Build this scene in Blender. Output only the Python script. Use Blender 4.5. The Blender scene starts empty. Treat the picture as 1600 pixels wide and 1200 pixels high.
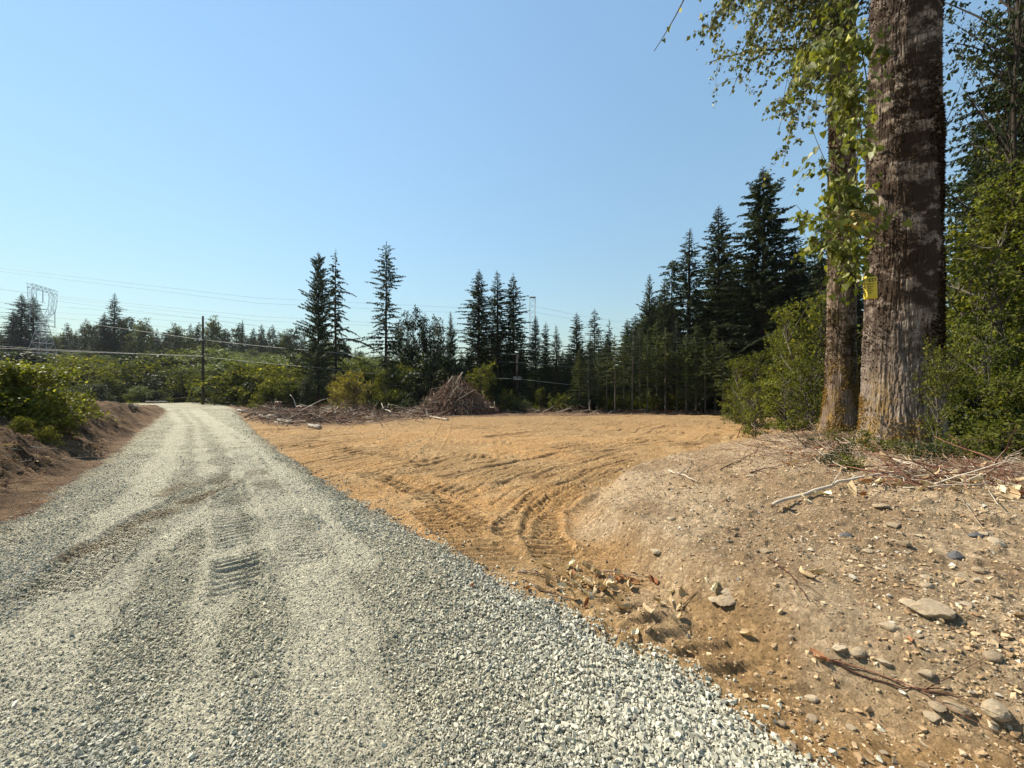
import bpy, bmesh, math, random
import numpy as np
from mathutils import Vector, Matrix

R_ = math.radians
random.seed(7)
rng = np.random.default_rng(7)
scene = bpy.context.scene
COL = scene.collection

# ------------------------------------------------------------------ camera
EYE = 1.6
cd = bpy.data.cameras.new("camera")
cd.sensor_width = 36.0
cd.lens = 13.5
cd.clip_start = 0.05
cd.clip_end = 4000
cam = bpy.data.objects.new("camera", cd)
cam.location = (0, 0, EYE)
cam.rotation_euler = (R_(90), 0, 0)
COL.objects.link(cam)
scene.camera = cam

# ------------------------------------------------------------------ world, sun, exposure
SUN_AZ = -60.0      # degrees from straight ahead, negative is to the left
SUN_EL = 45.0
w = bpy.data.worlds.new("World")
scene.world = w
w.use_nodes = True
nt = w.node_tree
nt.nodes.clear()
sky = nt.nodes.new("ShaderNodeTexSky")
sky.sky_type = 'NISHITA'
sky.sun_disc = False
sky.sun_elevation = R_(SUN_EL)
sky.sun_rotation = R_(SUN_AZ)
sky.altitude = 0
sky.air_density = 2.3
sky.dust_density = 0.0
sky.ozone_density = 1.0
bg = nt.nodes.new("ShaderNodeBackground")
bg.inputs[1].default_value = 0.10
ow = nt.nodes.new("ShaderNodeOutputWorld")
wb = nt.nodes.new("ShaderNodeMix"); wb.data_type = 'RGBA'; wb.blend_type = 'MULTIPLY'      # camera white balance of the sky
wb.inputs[0].default_value = 1.0; wb.inputs[7].default_value = (.90, 1.24, 1.63, 1)
gm = nt.nodes.new("ShaderNodeGamma"); gm.inputs[1].default_value = 0.6
nt.links.new(sky.outputs[0], gm.inputs[0]); nt.links.new(gm.outputs[0], wb.inputs[6])
nt.links.new(wb.outputs[2], bg.inputs[0])
nt.links.new(bg.outputs[0], ow.inputs[0])

sd = bpy.data.lights.new("sun", 'SUN')
sd.energy = 5.0
sd.angle = R_(0.5)
sd.color = (1.0, 0.93, 0.79)
sun = bpy.data.objects.new("sun", sd)
COL.objects.link(sun)
sv = Vector((math.sin(R_(SUN_AZ)) * math.cos(R_(SUN_EL)), math.cos(R_(SUN_AZ)) * math.cos(R_(SUN_EL)), math.sin(R_(SUN_EL))))
sun.rotation_euler = (-sv).to_track_quat('-Z', 'Y').to_euler()
sun.location = (0, 0, 40)

scene.view_settings.view_transform = 'Standard'
scene.view_settings.look = 'None'
scene.view_settings.exposure = 0.9
scene.view_settings.gamma = 1.0
scene.view_settings.use_curve_mapping = False
scene.cycles.max_bounces = 6
scene.cycles.transparent_max_bounces = 8

# ------------------------------------------------------------------ noise
def _hash(ix, iy, seed):
    ix = ix.astype(np.int64).astype(np.uint64); iy = iy.astype(np.int64).astype(np.uint64)
    h = ix * np.uint64(374761393) + iy * np.uint64(668265263) + np.uint64(seed * 2246822519 + 3266489917)
    h &= np.uint64(0xFFFFFFFF)
    h = ((h ^ (h >> np.uint64(13))) * np.uint64(1274126177)) & np.uint64(0xFFFFFFFF)
    h = ((h ^ (h >> np.uint64(16))) * np.uint64(2654435761)) & np.uint64(0xFFFFFFFF)
    h ^= h >> np.uint64(15)
    return (h & np.uint64(0xFFFFFF)).astype(np.float64) / 16777216.0
def vn(x, y, seed=0):
    x = np.asarray(x, float); y = np.asarray(y, float)
    ix = np.floor(x); iy = np.floor(y)
    fx = x - ix; fy = y - iy
    fx = fx * fx * fx * (fx * (fx * 6 - 15) + 10); fy = fy * fy * fy * (fy * (fy * 6 - 15) + 10)
    a = _hash(ix, iy, seed); b = _hash(ix + 1, iy, seed); c = _hash(ix, iy + 1, seed); d = _hash(ix + 1, iy + 1, seed)
    return (a + (b - a) * fx) * (1 - fy) + (c + (d - c) * fx) * fy
def fbm(x, y, seed=0, octv=4, gain=0.5):
    s = 0; a = 1; t = 0
    for i in range(octv):
        s = s + a * vn(x * 2 ** i * 1.03 ** i + 17.3 * i, y * 2 ** i * 1.03 ** i - 9.1 * i, seed + i); t += a; a *= gain
    return s / t
def ss(a, b, x):
    t = np.clip((np.asarray(x, float) - a) / (b - a), 0, 1)
    return t * t * (3 - 2 * t)
def seg_dist(x, y, pts, closed=False):
    best = np.full(np.shape(x), 1e9)
    P = list(pts) + ([pts[0]] if closed else [])
    for (x0, y0), (x1, y1) in zip(P[:-1], P[1:]):
        dx, dy = x1 - x0, y1 - y0
        t = np.clip(((x - x0) * dx + (y - y0) * dy) / (dx * dx + dy * dy + 1e-12), 0, 1)
        best = np.minimum(best, np.hypot(x - x0 - t * dx, y - y0 - t * dy))
    return best
def seg_st(x, y, pts):
    best = np.full(np.shape(x), 1e9); S = np.zeros(np.shape(x)); T = np.zeros(np.shape(x)); acc = 0
    for (x0, y0), (x1, y1) in zip(pts[:-1], pts[1:]):
        dx, dy = x1 - x0, y1 - y0; L = math.hypot(dx, dy)
        u = ((x - x0) * dx + (y - y0) * dy) / (L * L); t = np.clip(u, 0, 1)
        d = np.hypot(x - x0 - t * dx, y - y0 - t * dy)
        m = d < best
        best = np.where(m, d, best); S = np.where(m, acc + t * L, S)
        T = np.where(m, ((x - x0) * dy - (y - y0) * dx) / L, T)
        acc += L
    return S, T, best, acc
def inpoly(x, y, poly):
    ins = np.zeros(np.shape(x), bool)
    n = len(poly)
    for i in range(n):
        x0, y0 = poly[i]; x1, y1 = poly[(i + 1) % n]
        if y0 == y1: continue
        c = ((y0 > y) != (y1 > y)) & (x < (x1 - x0) * (y - y0) / (y1 - y0) + x0)
        ins ^= c
    return ins

# ------------------------------------------------------------------ terrain
def zbase(x, y):
    x = np.asarray(x, float); y = np.asarray(y, float)
    z = np.interp(y, [0, 4, 30, 38, 46, 64, 72, 84, 100, 125, 150, 185, 240, 500], [0, -.12, -.95, -1.13, -1.2, -1.2, -.8, .6, 3.6, 8.2, 12.0, 15, 17, 20])
    k = np.interp(x / np.maximum(y, 1), [-1.3, -.62, -.25, .5], [1.0, .97, .5, .3])
    return np.where(z > -1.2, -1.2 + (z + 1.2) * np.where(y > 60, k, 1), z)
def px2(px, py):
    """ground point seen at a place of the photograph, on the plain slope"""
    Y = np.geomspace(0.7, 200, 6000)
    X = (px - 800) / 600 * Y
    z = EYE + (600 - py) / 600 * Y
    i = np.argmax(z < zbase(X, Y))
    return (float(X[i]), float(Y[i]))
RR = [(2.9, -0.6)] + [px2(*p) for p in [(1240, 1200), (1120, 1110), (1000, 1036), (880, 965), (740, 886), (640, 826), (560, 786), (500, 748), (440, 708), (395, 672)]] + [(-31, 43), (-37.5, 50), (-39, 57)]
RL = [(-22, 66), (-58, 54), (-53, 47), (-34.5, 38.5), (-20.5, 21.8)] + [px2(*p) for p in [(206, 686), (177, 712), (120, 750), (63, 791), (0, 826)]] + [(-4.2, 2.5), (-1.6, -1.6)]
ROAD = RR + RL
FOOT = [(4.2, -2.0), (3.0, .4), (2.2, 1.5), (1.62, 2.1), (1.22, 2.8), (.95, 3.8), (.82, 5.0), (1.35, 6.2), (3.1, 8.2), (5.2, 10.4), (8.2, 13.2), (12, 16)]
MOUND = FOOT + [(30, 24), (60, 24), (60, -8), (4.2, -8)]
LEFTEDGE = [(-34.5, 38.5), (-20.5, 21.8)] + RL[5:]
LBANK = [(-60, 52)] + LEFTEDGE + [(-1.6, -6), (-90, -6), (-90, 52)]

TRACKS = []   # (points, width, pitch, depth, slant)
BROWN = [[px2(*p) for p in [(230, 826), (262, 806), (300, 785), (362, 757)]], [px2(*p) for p in [(258, 778), (292, 762)]], [px2(*p) for p in [(128, 882), (150, 870)]]]
def tk(pl, width, pitch, depth, slant=0.0):
    TRACKS.append(([px2(*p) for p in pl], width, pitch, depth, slant))
tk([(60, 960), (150, 880), (240, 815), (300, 785), (362, 752)], .5, .105, .045, .9)
tk([(372, 948), (373, 905), (372, 868)], .36, .115, .05, -.1)
tk([(372, 868), (362, 800), (340, 740)], .36, .12, .024, -.1)
tk([(480, 900), (470, 850), (440, 790), (400, 740), (372, 700)], .4, .10, .022, .3)
tk([(660, 790), (740, 850), (800, 890)], .5, .13, .05, .5)
tk([(960, 742), (890, 775), (850, 800), (845, 835), (880, 885)], .48, .13, .05, .15)
tk([(1010, 720), (930, 738), (850, 775), (800, 820), (795, 850)], .42, .14, .045, -.2)
tk([(870, 925), (960, 960), (1080, 1010), (1180, 1060), (1300, 1130)], .42, .2, .034, .5)
tk([(820, 935), (900, 975), (960, 1000), (1050, 1050)], .3, .2, .028, -.6)
tk([(560, 735), (640, 760), (740, 765), (860, 740), (1000, 700)], .5, .16, .035, .2)
tk([(520, 700), (640, 715), (800, 715), (960, 690), (1100, 662)], .55, .2, .028, 0)
tk([(600, 745), (700, 790), (780, 840)], .45, .16, .042, .2)
tk([(480, 680), (640, 690), (800, 692), (1000, 668)], .6, .3, .03, 0)
tk([(700, 650), (690, 680), (660, 720), (600, 770)], .5, .22, .025, 0)

def terrain(x, y, detail=True):
    """height, plus the masks used for colour"""
    x = np.asarray(x, float); y = np.asarray(y, float)
    z = zbase(x, y)
    dr = seg_dist(x, y, ROAD, True); inr = inpoly(x, y, ROAD)
    sdr = np.where(inr, dr, -dr) + (vn(x * 2.3, y * 2.3, 5) - .5) * .14 + (vn(x * 9, y * 9, 6) - .5) * .09 * np.clip(y / 6, .5, 1)
    z = z + .055 * ss(-.06, .22, sdr)
    df = seg_dist(x, y, FOOT); inm = inpoly(x, y, MOUND)
    dm = np.where(inm, df, -df) + (vn(x * .9, y * .9, 11) - .5) * .5 * ss(2, 6, y)
    mound = .42 * ss(-.1, 3.6, dm) + .30 * ss(-.06, .42, dm) + .14 * ss(3.5, 7, dm) * (vn(x * .6, y * .6, 12))
    mound = mound * (1 - .85 * ss(14, 24, y)) * (1 - .3 * ss(14, 30, x))
    z = z + mound
    dl = seg_dist(x, y, LEFTEDGE); inl = inpoly(x, y, LBANK)
    dl2 = np.where(inl, dl, -dl) + (vn(x * .7, y * .7, 21) - .5) * .5
    lb = np.interp(y, [0, 8, 16, 26, 40, 50], [.85, .9, 1.25, 1.1, .45, .0])
    bank = lb * ss(.0, 2.1, dl2) * ss(-3, 1, y)
    z = z + bank
    m = dict(sdr=sdr, dm=dm, dl=dl2, bank=bank)
    if not detail: return z, m
    near = 1 - ss(45, 70, y)
    road = ss(0, .12, sdr)
    dirt = 1 - road
    # soil surface
    z = z + dirt * near * ((fbm(x * 1.1, y * 1.1, 31, 3) - .5) * .10 + (fbm(x * 4.5, y * 4.5, 35, 3) - .5) * .045 + (fbm(x * 17, y * 17, 41, 3) - .5) * .02)
    md = ss(.1, 1.2, dm)
    clod = np.maximum(fbm(x * 11, y * 11, 51, 3) - .55, 0)
    z = z + dirt * (.35 + .65 * md) * clod * .12
    ld = ss(0, .8, dl2) * near
    z = z + ld * ((fbm(x * 2.6, y * 2.6, 61, 5, .6) - .5) * .3 + np.maximum(fbm(x * 9, y * 9, 66, 3) - .5, 0) * .4)
    # grader grooves across the field
    gx = (x * .66 + y * .75); px_ = (x * .75 - y * .66)
    wob = (fbm(gx * .12, px_ * .12, 71, 3) - .5) * 5.0
    wob = wob * .55
    g = vn((px_ + wob) * 7.5, gx * .25, 73); g2 = vn((px_ + wob) * 2.1, gx * .13, 74)
    field = dirt * (1 - ss(-.5, .3, dm)) * (1 - ss(-.6, .2, dl2)) * (1 - ss(38, 44, y))
    field = field * np.where(y < 40, 1, 1); m['field'] = field; m['groove'] = g
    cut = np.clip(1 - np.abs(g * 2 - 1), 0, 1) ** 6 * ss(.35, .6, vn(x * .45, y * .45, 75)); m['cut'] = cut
    z = z + field * ((1 - np.abs(g * 2 - 1)) ** 2 * .022 - .01 + (g2 - .5) * .05 - cut * .08) * ss(3.5, 7, y)
    # slash strip is lumpy
    # gravel surface
    z = z + road * near * ((fbm(x * 1.3, y * 1.3, 81, 3) - .5) * .05 + (fbm(x * 14, y * 14, 85, 3) - .5) * .02)
    # treads
    tr = np.zeros(np.shape(x))
    for pts, wd, pitch, dep, slant in TRACKS:
        bx = [p[0] for p in pts]; by = [p[1] for p in pts]
        sel = (x > min(bx) - 1) & (x < max(bx) + 1) & (y > min(by) - 1) & (y < max(by) + 1)
        if not sel.any(): continue
        xs_, ys_ = x[sel], y[sel]
        S, T, D, L = seg_st(xs_, ys_, pts)
        S = S + (vn(xs_ * 3, ys_ * 3, 91) - .5) * .05
        k = (1 - ss(wd * .38, wd * .56, D)) * ss(0, .3, S) * (1 - ss(L - .3, L, S)) * (.45 + .55 * ss(.3, .55, vn(xs_ * 1.9, ys_ * 1.9, 93)))
        ph = (S + T * slant) / pitch
        rid = np.clip(np.sin(ph * 2 * math.pi) * 1.6 + .3, -1, 1)
        z[sel] += k * (rid * dep * .62 - dep * .5)
        z[sel] += dep * .7 * np.exp(-((D - wd * .58) / .05) ** 2) * (1 - k) * ss(0, .3, S) * (1 - ss(L - .3, L, S))
        tr[sel] = np.maximum(tr[sel], k)
    m['tr'] = tr
    # rough scrubland far away
    far = ss(45, 70, y)
    z = z + far * (fbm(x * .12, y * .12, 95, 3) - .5) * 1.6
    return z, m
def hz(x, y, detail=True):
    z, _ = terrain(np.array([float(x)]), np.array([float(y)]), detail)
    return float(z[0])
_Yr = np.geomspace(0.9, 160, 2500)
def G(px, py):
    """ground point under a place of the photograph, on the real terrain"""
    X = (px - 800) / 600 * _Yr
    z = EYE + (600 - py) / 600 * _Yr
    t, _ = terrain(X, _Yr, False)
    i = int(np.argmax(z < t))
    if i == 0: i = len(_Yr) - 1
    return (float(X[i]), float(_Yr[i]), hz(X[i], _Yr[i]))
def P(px, py, Y):
    return Vector(((px - 800) / 600 * Y, Y, EYE + (600 - py) / 600 * Y))

# ------------------------------------------------------------------ materials
def nodes(name):
    m = bpy.data.materials.new(name); m.use_nodes = True
    t = m.node_tree; t.nodes.clear()
    return m, t, t.nodes, t.links
def N(ns, typ, **kw):
    n = ns.new(typ)
    for k, v in kw.items():
        if k.startswith('i_'):
            key = k[2:].replace('_', ' ')
            n.inputs[key].default_value = v
        else: setattr(n, k, v)
    return n
def ramp(ns, stops, interp='LINEAR'):
    r = ns.new("ShaderNodeValToRGB"); r.color_ramp.interpolation = interp
    e = r.color_ramp.elements
    while len(e) > 1: e.remove(e[-1])
    e[0].position = stops[0][0]; e[0].color = (*stops[0][1], 1)
    for p, c in stops[1:]:
        q = e.new(p); q.color = (*c, 1)
    return r
def mix(ns, ls, fac, a, b, mode='MIX'):
    n = ns.new("ShaderNodeMix"); n.data_type = 'RGBA'; n.blend_type = mode
    for idx, v in ((0, fac), (6, a), (7, b)):
        if hasattr(v, 'is_linked') or hasattr(v, 'links'): ls.new(v, n.inputs[idx])
        elif idx == 0: n.inputs[0].default_value = v
        else: n.inputs[idx].default_value = (*v, 1)
    return n.outputs[2]
def leaf_mat(name, ca, cb, cc=None, trans=.4, rough=.5, tcol=1.6, spec=.12):
    m, t, ns, ls = nodes(name)
    at = N(ns, "ShaderNodeAttribute", attribute_name='rnd')
    oi = N(ns, "ShaderNodeObjectInfo")
    add = N(ns, "ShaderNodeMath", operation='MULTIPLY_ADD'); ls.new(oi.outputs['Random'], add.inputs[0]); add.inputs[1].default_value = .22
    ls.new(at.outputs['Fac'], add.inputs[2])
    sub = N(ns, "ShaderNodeMath", operation='SUBTRACT'); ls.new(add.outputs[0], sub.inputs[0]); sub.inputs[1].default_value = .11
    r = ramp(ns, [(0, ca), (.72, cb), (1, cc or cb)])
    ls.new(sub.outputs[0], r.inputs[0])
    p = N(ns, "ShaderNodeBsdfPrincipled"); p.inputs['Roughness'].default_value = rough + .08; p.inputs['Specular IOR Level'].default_value = spec
    ls.new(r.outputs[0], p.inputs['Base Color'])
    tr = N(ns, "ShaderNodeBsdfTranslucent")
    tc = mix(ns, ls, 1.0, r.outputs[0], (tcol * 1.08, tcol * 1.0, tcol * .4), 'MULTIPLY')
    ls.new(tc, tr.inputs['Color'])
    mx = N(ns, "ShaderNodeMixShader"); mx.inputs[0].default_value = trans
    ls.new(p.outputs[0], mx.inputs[1]); ls.new(tr.outputs[0], mx.inputs[2])
    o = N(ns, "ShaderNodeOutputMaterial"); ls.new(mx.outputs[0], o.inputs[0])
    return m
def rough_mat(name, ca, cb, scale=8, rough=.9, bump=.3, bscale=30, stretch=(1, 1, 1), info=0.0, metallic=0, spec=.25):
    m, t, ns, ls = nodes(name)
    tc = N(ns, "ShaderNodeTexCoord"); mp = N(ns, "ShaderNodeMapping"); mp.inputs['Scale'].default_value = stretch
    ls.new(tc.outputs['Object'], mp.inputs[0])
    n1 = N(ns, "ShaderNodeTexNoise", i_Scale=scale, i_Detail=6.0, i_Roughness=.65); ls.new(mp.outputs[0], n1.inputs['Vector'])
    fac = n1.outputs['Fac']
    if info:
        oi = N(ns, "ShaderNodeObjectInfo"); ma = N(ns, "ShaderNodeMath", operation='MULTIPLY_ADD')
        ls.new(oi.outputs['Random'], ma.inputs[0]); ma.inputs[1].default_value = info; ls.new(n1.outputs['Fac'], ma.inputs[2])
        sb = N(ns, "ShaderNodeMath", operation='SUBTRACT'); ls.new(ma.outputs[0], sb.inputs[0]); sb.inputs[1].default_value = info / 2
        fac = sb.outputs[0]
    r = ramp(ns, [(.3, ca), (.7, cb)]); ls.new(fac, r.inputs[0])
    p = N(ns, "ShaderNodeBsdfPrincipled"); p.inputs['Roughness'].default_value = rough; p.inputs['Metallic'].default_value = metallic
    p.inputs['Specular IOR Level'].default_value = spec
    ls.new(r.outputs[0], p.inputs['Base Color'])
    n2 = N(ns, "ShaderNodeTexNoise", i_Scale=bscale, i_Detail=5.0, i_Roughness=.7); ls.new(mp.outputs[0], n2.inputs['Vector'])
    b = N(ns, "ShaderNodeBump"); b.inputs['Strength'].default_value = bump; b.inputs['Distance'].default_value = .02
    ls.new(n2.outputs['Fac'], b.inputs['Height']); ls.new(b.outputs[0], p.inputs['Normal'])
    o = N(ns, "ShaderNodeOutputMaterial"); ls.new(p.outputs[0], o.inputs[0])
    return m

M = {}
# foliage (albedos of real leaves)
M['needle'] = leaf_mat('conifer needles', (.018, .028, .013), (.048, .064, .028), (.09, .105, .045), .2, .6, 1.3)
M['needle_pale'] = leaf_mat('young conifer needles', (.03, .045, .012), (.085, .105, .026), (.14, .15, .04), .3, .6, 1.3)
M['needle_cedar'] = leaf_mat('cedar sprays', (.022, .034, .016), (.055, .072, .034), (.09, .105, .045), .24, .6, 1.3)
M['leaf_dark'] = leaf_mat('dark broad leaves', (.014, .022, .009), (.04, .052, .021), (.10, .11, .05), .24, .45, 1.5)
M['leaf_mid'] = leaf_mat('mid green leaves', (.035, .045, .010), (.115, .125, .028), (.25, .235, .06), .42, .7, 1.5, .03)
M['leaf_bright'] = leaf_mat('sunlit maple leaves', (.05, .064, .012), (.15, .165, .03), (.29, .29, .07), .42, .45, 1.6)
M['leaf_scrub'] = leaf_mat('scrub leaves', (.035, .045, .015), (.115, .13, .042), (.22, .215, .09), .34, .7, 1.4, .02)
M['leaf_willow'] = leaf_mat('willow leaves', (.06, .085, .035), (.14, .17, .075), (.22, .24, .10), .35, .5, 1.4)
M['leaf_yellow'] = leaf_mat('yellowing leaves', (.10, .10, .02), (.24, .2, .04), (.34, .24, .06), .4, .5, 1.4)
M['leaf_cotton'] = leaf_mat('cottonwood leaves', (.055, .072, .015), (.20, .215, .045), (.55, .55, .36), .42, .38, 1.5)
M['leaf_cotton_small'] = leaf_mat('upper cottonwood leaves', (.055, .065, .02), (.18, .19, .065), (.5, .48, .3), .35, .4, 1.3)
M['dry_leaf'] = leaf_mat('dry fallen leaves', (.32, .2, .10), (.58, .45, .27), (.74, .64, .44), .1, .6, 1.0)
M['red_leaf'] = leaf_mat('reddish dry leaves', (.16, .06, .03), (.3, .13, .06), (.4, .2, .1), .2, .6, 1.1)
M['wood_dark'] = rough_mat('dark conifer bark', (.025, .018, .013), (.075, .055, .04), 3, .95, .5, 12, (1, 1, .3))
M['wood_grey'] = rough_mat('grey thin bark', (.06, .05, .04), (.17, .14, .11), 3, .9, .4, 12, (1, 1, .3))
M['twig'] = rough_mat('twig bark', (.05, .035, .025), (.13, .095, .065), 10, .85, .2, 40)
M['stick'] = rough_mat('dry dead wood', (.10, .06, .036), (.25, .17, .11), 4, .9, .4, 30, info=.7)
M['stick_pale'] = rough_mat('bleached dead wood', (.26, .2, .14), (.5, .42, .32), 5, .85, .4, 30, info=.5)
M['stick_red'] = rough_mat('red brown slash', (.07, .03, .02), (.20, .09, .055), 4, .95, .4, 30, info=.6)
M['birch'] = rough_mat('pale log bark', (.10, .08, .06), (.46, .40, .32), 3.5, .8, .4, 20, (1, 3, 1))
M['pole'] = rough_mat('weathered pole wood', (.02, .015, .012), (.06, .045, .035), 6, .9, .3, 20, (1, 1, .1))
M['steel'] = rough_mat('galvanised steel', (.24, .26, .28), (.34, .36, .38), 2, .7, .1, 8)
M['wire'] = rough_mat('grey cable', (.12, .13, .14), (.2, .21, .22), 2, .6, .1, 8, spec=.3)
M['cable'] = rough_mat('pale cable sheath', (.24, .23, .21), (.36, .34, .31), 2, .6, .1, 8, spec=.3)

def ground_material(name, kind):
    m, t, ns, ls = nodes(name)
    at = N(ns, "ShaderNodeAttribute", attribute_name='Col')
    ge = N(ns, "ShaderNodeNewGeometry")
    p = N(ns, "ShaderNodeBsdfPrincipled"); p.inputs['Roughness'].default_value = .95; p.inputs['Specular IOR Level'].default_value = .12
    n1 = N(ns, "ShaderNodeTexNoise", i_Scale=38.0, i_Detail=8.0, i_Roughness=.75); ls.new(ge.outputs['Position'], n1.inputs['Vector'])
    r1 = ramp(ns, [(.28, (.62, .6, .58)), (.5, (.97, .97, .97)), (.72, (1.3, 1.3, 1.3))]); ls.new(n1.outputs['Fac'], r1.inputs[0])
    c = mix(ns, ls, 1.0, at.outputs['Color'], r1.outputs[0], 'MULTIPLY')
    vs = N(ns, "ShaderNodeTexVoronoi", i_Scale=(62.0 if kind == 'road' else 34.0)); ls.new(ge.outputs['Position'], vs.inputs['Vector'])
    vs2 = N(ns, "ShaderNodeTexVoronoi", i_Scale=(26.0 if kind == 'road' else 14.0)); ls.new(ge.outputs['Position'], vs2.inputs['Vector'])
    bw = N(ns, "ShaderNodeSeparateColor"); ls.new(vs.outputs['Color'], bw.inputs[0])
    bw2 = N(ns, "ShaderNodeSeparateColor"); ls.new(vs2.outputs['Color'], bw2.inputs[0])
    if kind == 'road':
        r2 = ramp(ns, [(0, (.55, .56, .55)), (.5, (.92, .93, .92)), (1, (1.4, 1.4, 1.36))]); ls.new(bw.outputs[0], r2.inputs[0])
        c = mix(ns, ls, .8, c, r2.outputs[0], 'MULTIPLY')
    else:
        r2 = ramp(ns, [(0, (.75, .74, .72)), (.75, (1.0, 1.0, 1.0)), (.9, (1.45, 1.45, 1.5)), (1, (1.6, 1.62, 1.7))]); ls.new(bw.outputs[0], r2.inputs[0])
        c = mix(ns, ls, .6, c, r2.outputs[0], 'MULTIPLY')
    ls.new(c, p.inputs['Base Color'])
    n3 = N(ns, "ShaderNodeTexNoise", i_Scale=16.0, i_Detail=10.0, i_Roughness=.8); ls.new(ge.outputs['Position'], n3.inputs['Vector'])
    b1 = N(ns, "ShaderNodeBump"); b1.inputs['Strength'].default_value = .9; b1.inputs['Distance'].default_value = .09
    ls.new(n3.outputs['Fac'], b1.inputs['Height'])
    b2 = N(ns, "ShaderNodeBump"); b2.inputs['Strength'].default_value = 1.0 if kind == 'road' else .7; b2.inputs['Distance'].default_value = .022; b2.invert = True
    ls.new(vs.outputs['Distance'], b2.inputs['Height']); ls.new(b1.outputs[0], b2.inputs['Normal'])
    b3 = N(ns, "ShaderNodeBump"); b3.inputs['Strength'].default_value = .8; b3.inputs['Distance'].default_value = .042
    ls.new(bw2.outputs[1], b3.inputs['Height']); ls.new(b2.outputs[0], b3.inputs['Normal'])
    ls.new(b3.outputs[0], p.inputs['Normal'])
    o = N(ns, "ShaderNodeOutputMaterial"); ls.new(p.outputs[0], o.inputs[0])
    return m
M['ground'] = ground_material('bare soil', 'soil')
M['road'] = ground_material('crushed rock fines', 'road')

def stone_material(name, stops, bump=.4):
    m, t, ns, ls = nodes(name)
    oi = N(ns, "ShaderNodeObjectInfo")
    ge = N(ns, "ShaderNodeNewGeometry")
    n1 = N(ns, "ShaderNodeTexNoise", i_Scale=60.0, i_Detail=4.0); ls.new(ge.outputs['Position'], n1.inputs['Vector'])
    n0 = N(ns, "ShaderNodeTexNoise", i_Scale=.55, i_Detail=3.0); ls.new(ge.outputs['Position'], n0.inputs['Vector'])
    r = ramp(ns, stops); ls.new(oi.outputs['Random'], r.inputs[0])
    r1 = ramp(ns, [(.3, (.78, .78, .78)), (.7, (1.15, 1.15, 1.15))]); ls.new(n1.outputs['Fac'], r1.inputs[0])
    c = mix(ns, ls, 1.0, r.outputs[0], r1.outputs[0], 'MULTIPLY')
    r0 = ramp(ns, [(.35, (1.06, 1.02, .92)), (.65, (.96, .98, 1.0))]); ls.new(n0.outputs['Fac'], r0.inputs[0])
    c = mix(ns, ls, 1.0, c, r0.outputs[0], 'MULTIPLY')
    p = N(ns, "ShaderNodeBsdfPrincipled"); p.inputs['Roughness'].default_value = .85; p.inputs['Specular IOR Level'].default_value = .25
    ls.new(c, p.inputs['Base Color'])
    o = N(ns, "ShaderNodeOutputMaterial"); ls.new(p.outputs[0], o.inputs[0])
    return m
M['gravel'] = stone_material('crushed grey rock', [(0, (.16, .15, .115)), (.35, (.36, .335, .26)), (.75, (.475, .44, .345)), (.93, (.54, .50, .385)), (1, (.60, .565, .46))])
M['pebble'] = stone_material('soil pebbles', [(0, (.14, .10, .07)), (.45, (.34, .255, .165)), (.8, (.46, .365, .25)), (.93, (.40, .37, .32)), (1, (.60, .52, .40))])
M['clod'] = stone_material('soil clods', [(0, (.24, .15, .08)), (.6, (.38, .265, .15)), (1, (.50, .37, .23))])
M['rock'] = rough_mat('field rock', (.34, .245, .15), (.58, .455, .30), 12, .9, .7, 60, info=.4)
M['rock_dark'] = rough_mat('dark field rock', (.07, .07, .07), (.16, .15, .14), 12, .9, .6, 60)

# ------------------------------------------------------------------ mesh helpers
def tag(o, label=None, cat=None, group=None, kind=None):
    if label: o['label'] = label
    if cat: o['category'] = cat
    if group: o['group'] = group
    if kind: o['kind'] = kind
    return o
def raw_mesh(name, v, f4=None, f3=None, mats=(), rnd=None, smooth=False, midx=None):
    me = bpy.data.meshes.new(name)
    v = np.asarray(v, np.float32).reshape(-1, 3)
    f4 = np.zeros((0, 4), np.int32) if f4 is None else np.asarray(f4, np.int32).reshape(-1, 4)
    f3 = np.zeros((0, 3), np.int32) if f3 is None else np.asarray(f3, np.int32).reshape(-1, 3)
    me.vertices.add(len(v)); me.vertices.foreach_set('co', v.ravel())
    n4, n3 = len(f4), len(f3)
    me.loops.add(n4 * 4 + n3 * 3); me.polygons.add(n4 + n3)
    me.loops.foreach_set('vertex_index', np.concatenate([f4.ravel(), f3.ravel()]))
    ls = np.concatenate([np.arange(n4) * 4, n4 * 4 + np.arange(n3) * 3]).astype(np.int32)
    me.polygons.foreach_set('loop_start', ls)
    if smooth: me.polygons.foreach_set('use_smooth', np.ones(n4 + n3, bool))
    if midx is not None: me.polygons.foreach_set('material_index', np.asarray(midx, np.int32))
    for m_ in mats: me.materials.append(m_)
    if rnd is not None:
        a = me.attributes.new('rnd', 'FLOAT', 'FACE'); a.data.foreach_set('value', np.asarray(rnd, np.float32))
    me.update(calc_edges=True)
    return me
def link(name, me, parent=None, loc=None):
    o = bpy.data.objects.new(name, me); COL.objects.link(o)
    if parent is not None: o.parent = parent
    if loc is not None: o.location = loc
    return o
def empty(name, loc, rz=0, sc=(1, 1, 1)):
    o = bpy.data.objects.new(name, None); COL.objects.link(o)
    o.empty_display_size = .2
    o.location = loc; o.rotation_euler = (0, 0, rz); o.scale = sc
    return o
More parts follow.
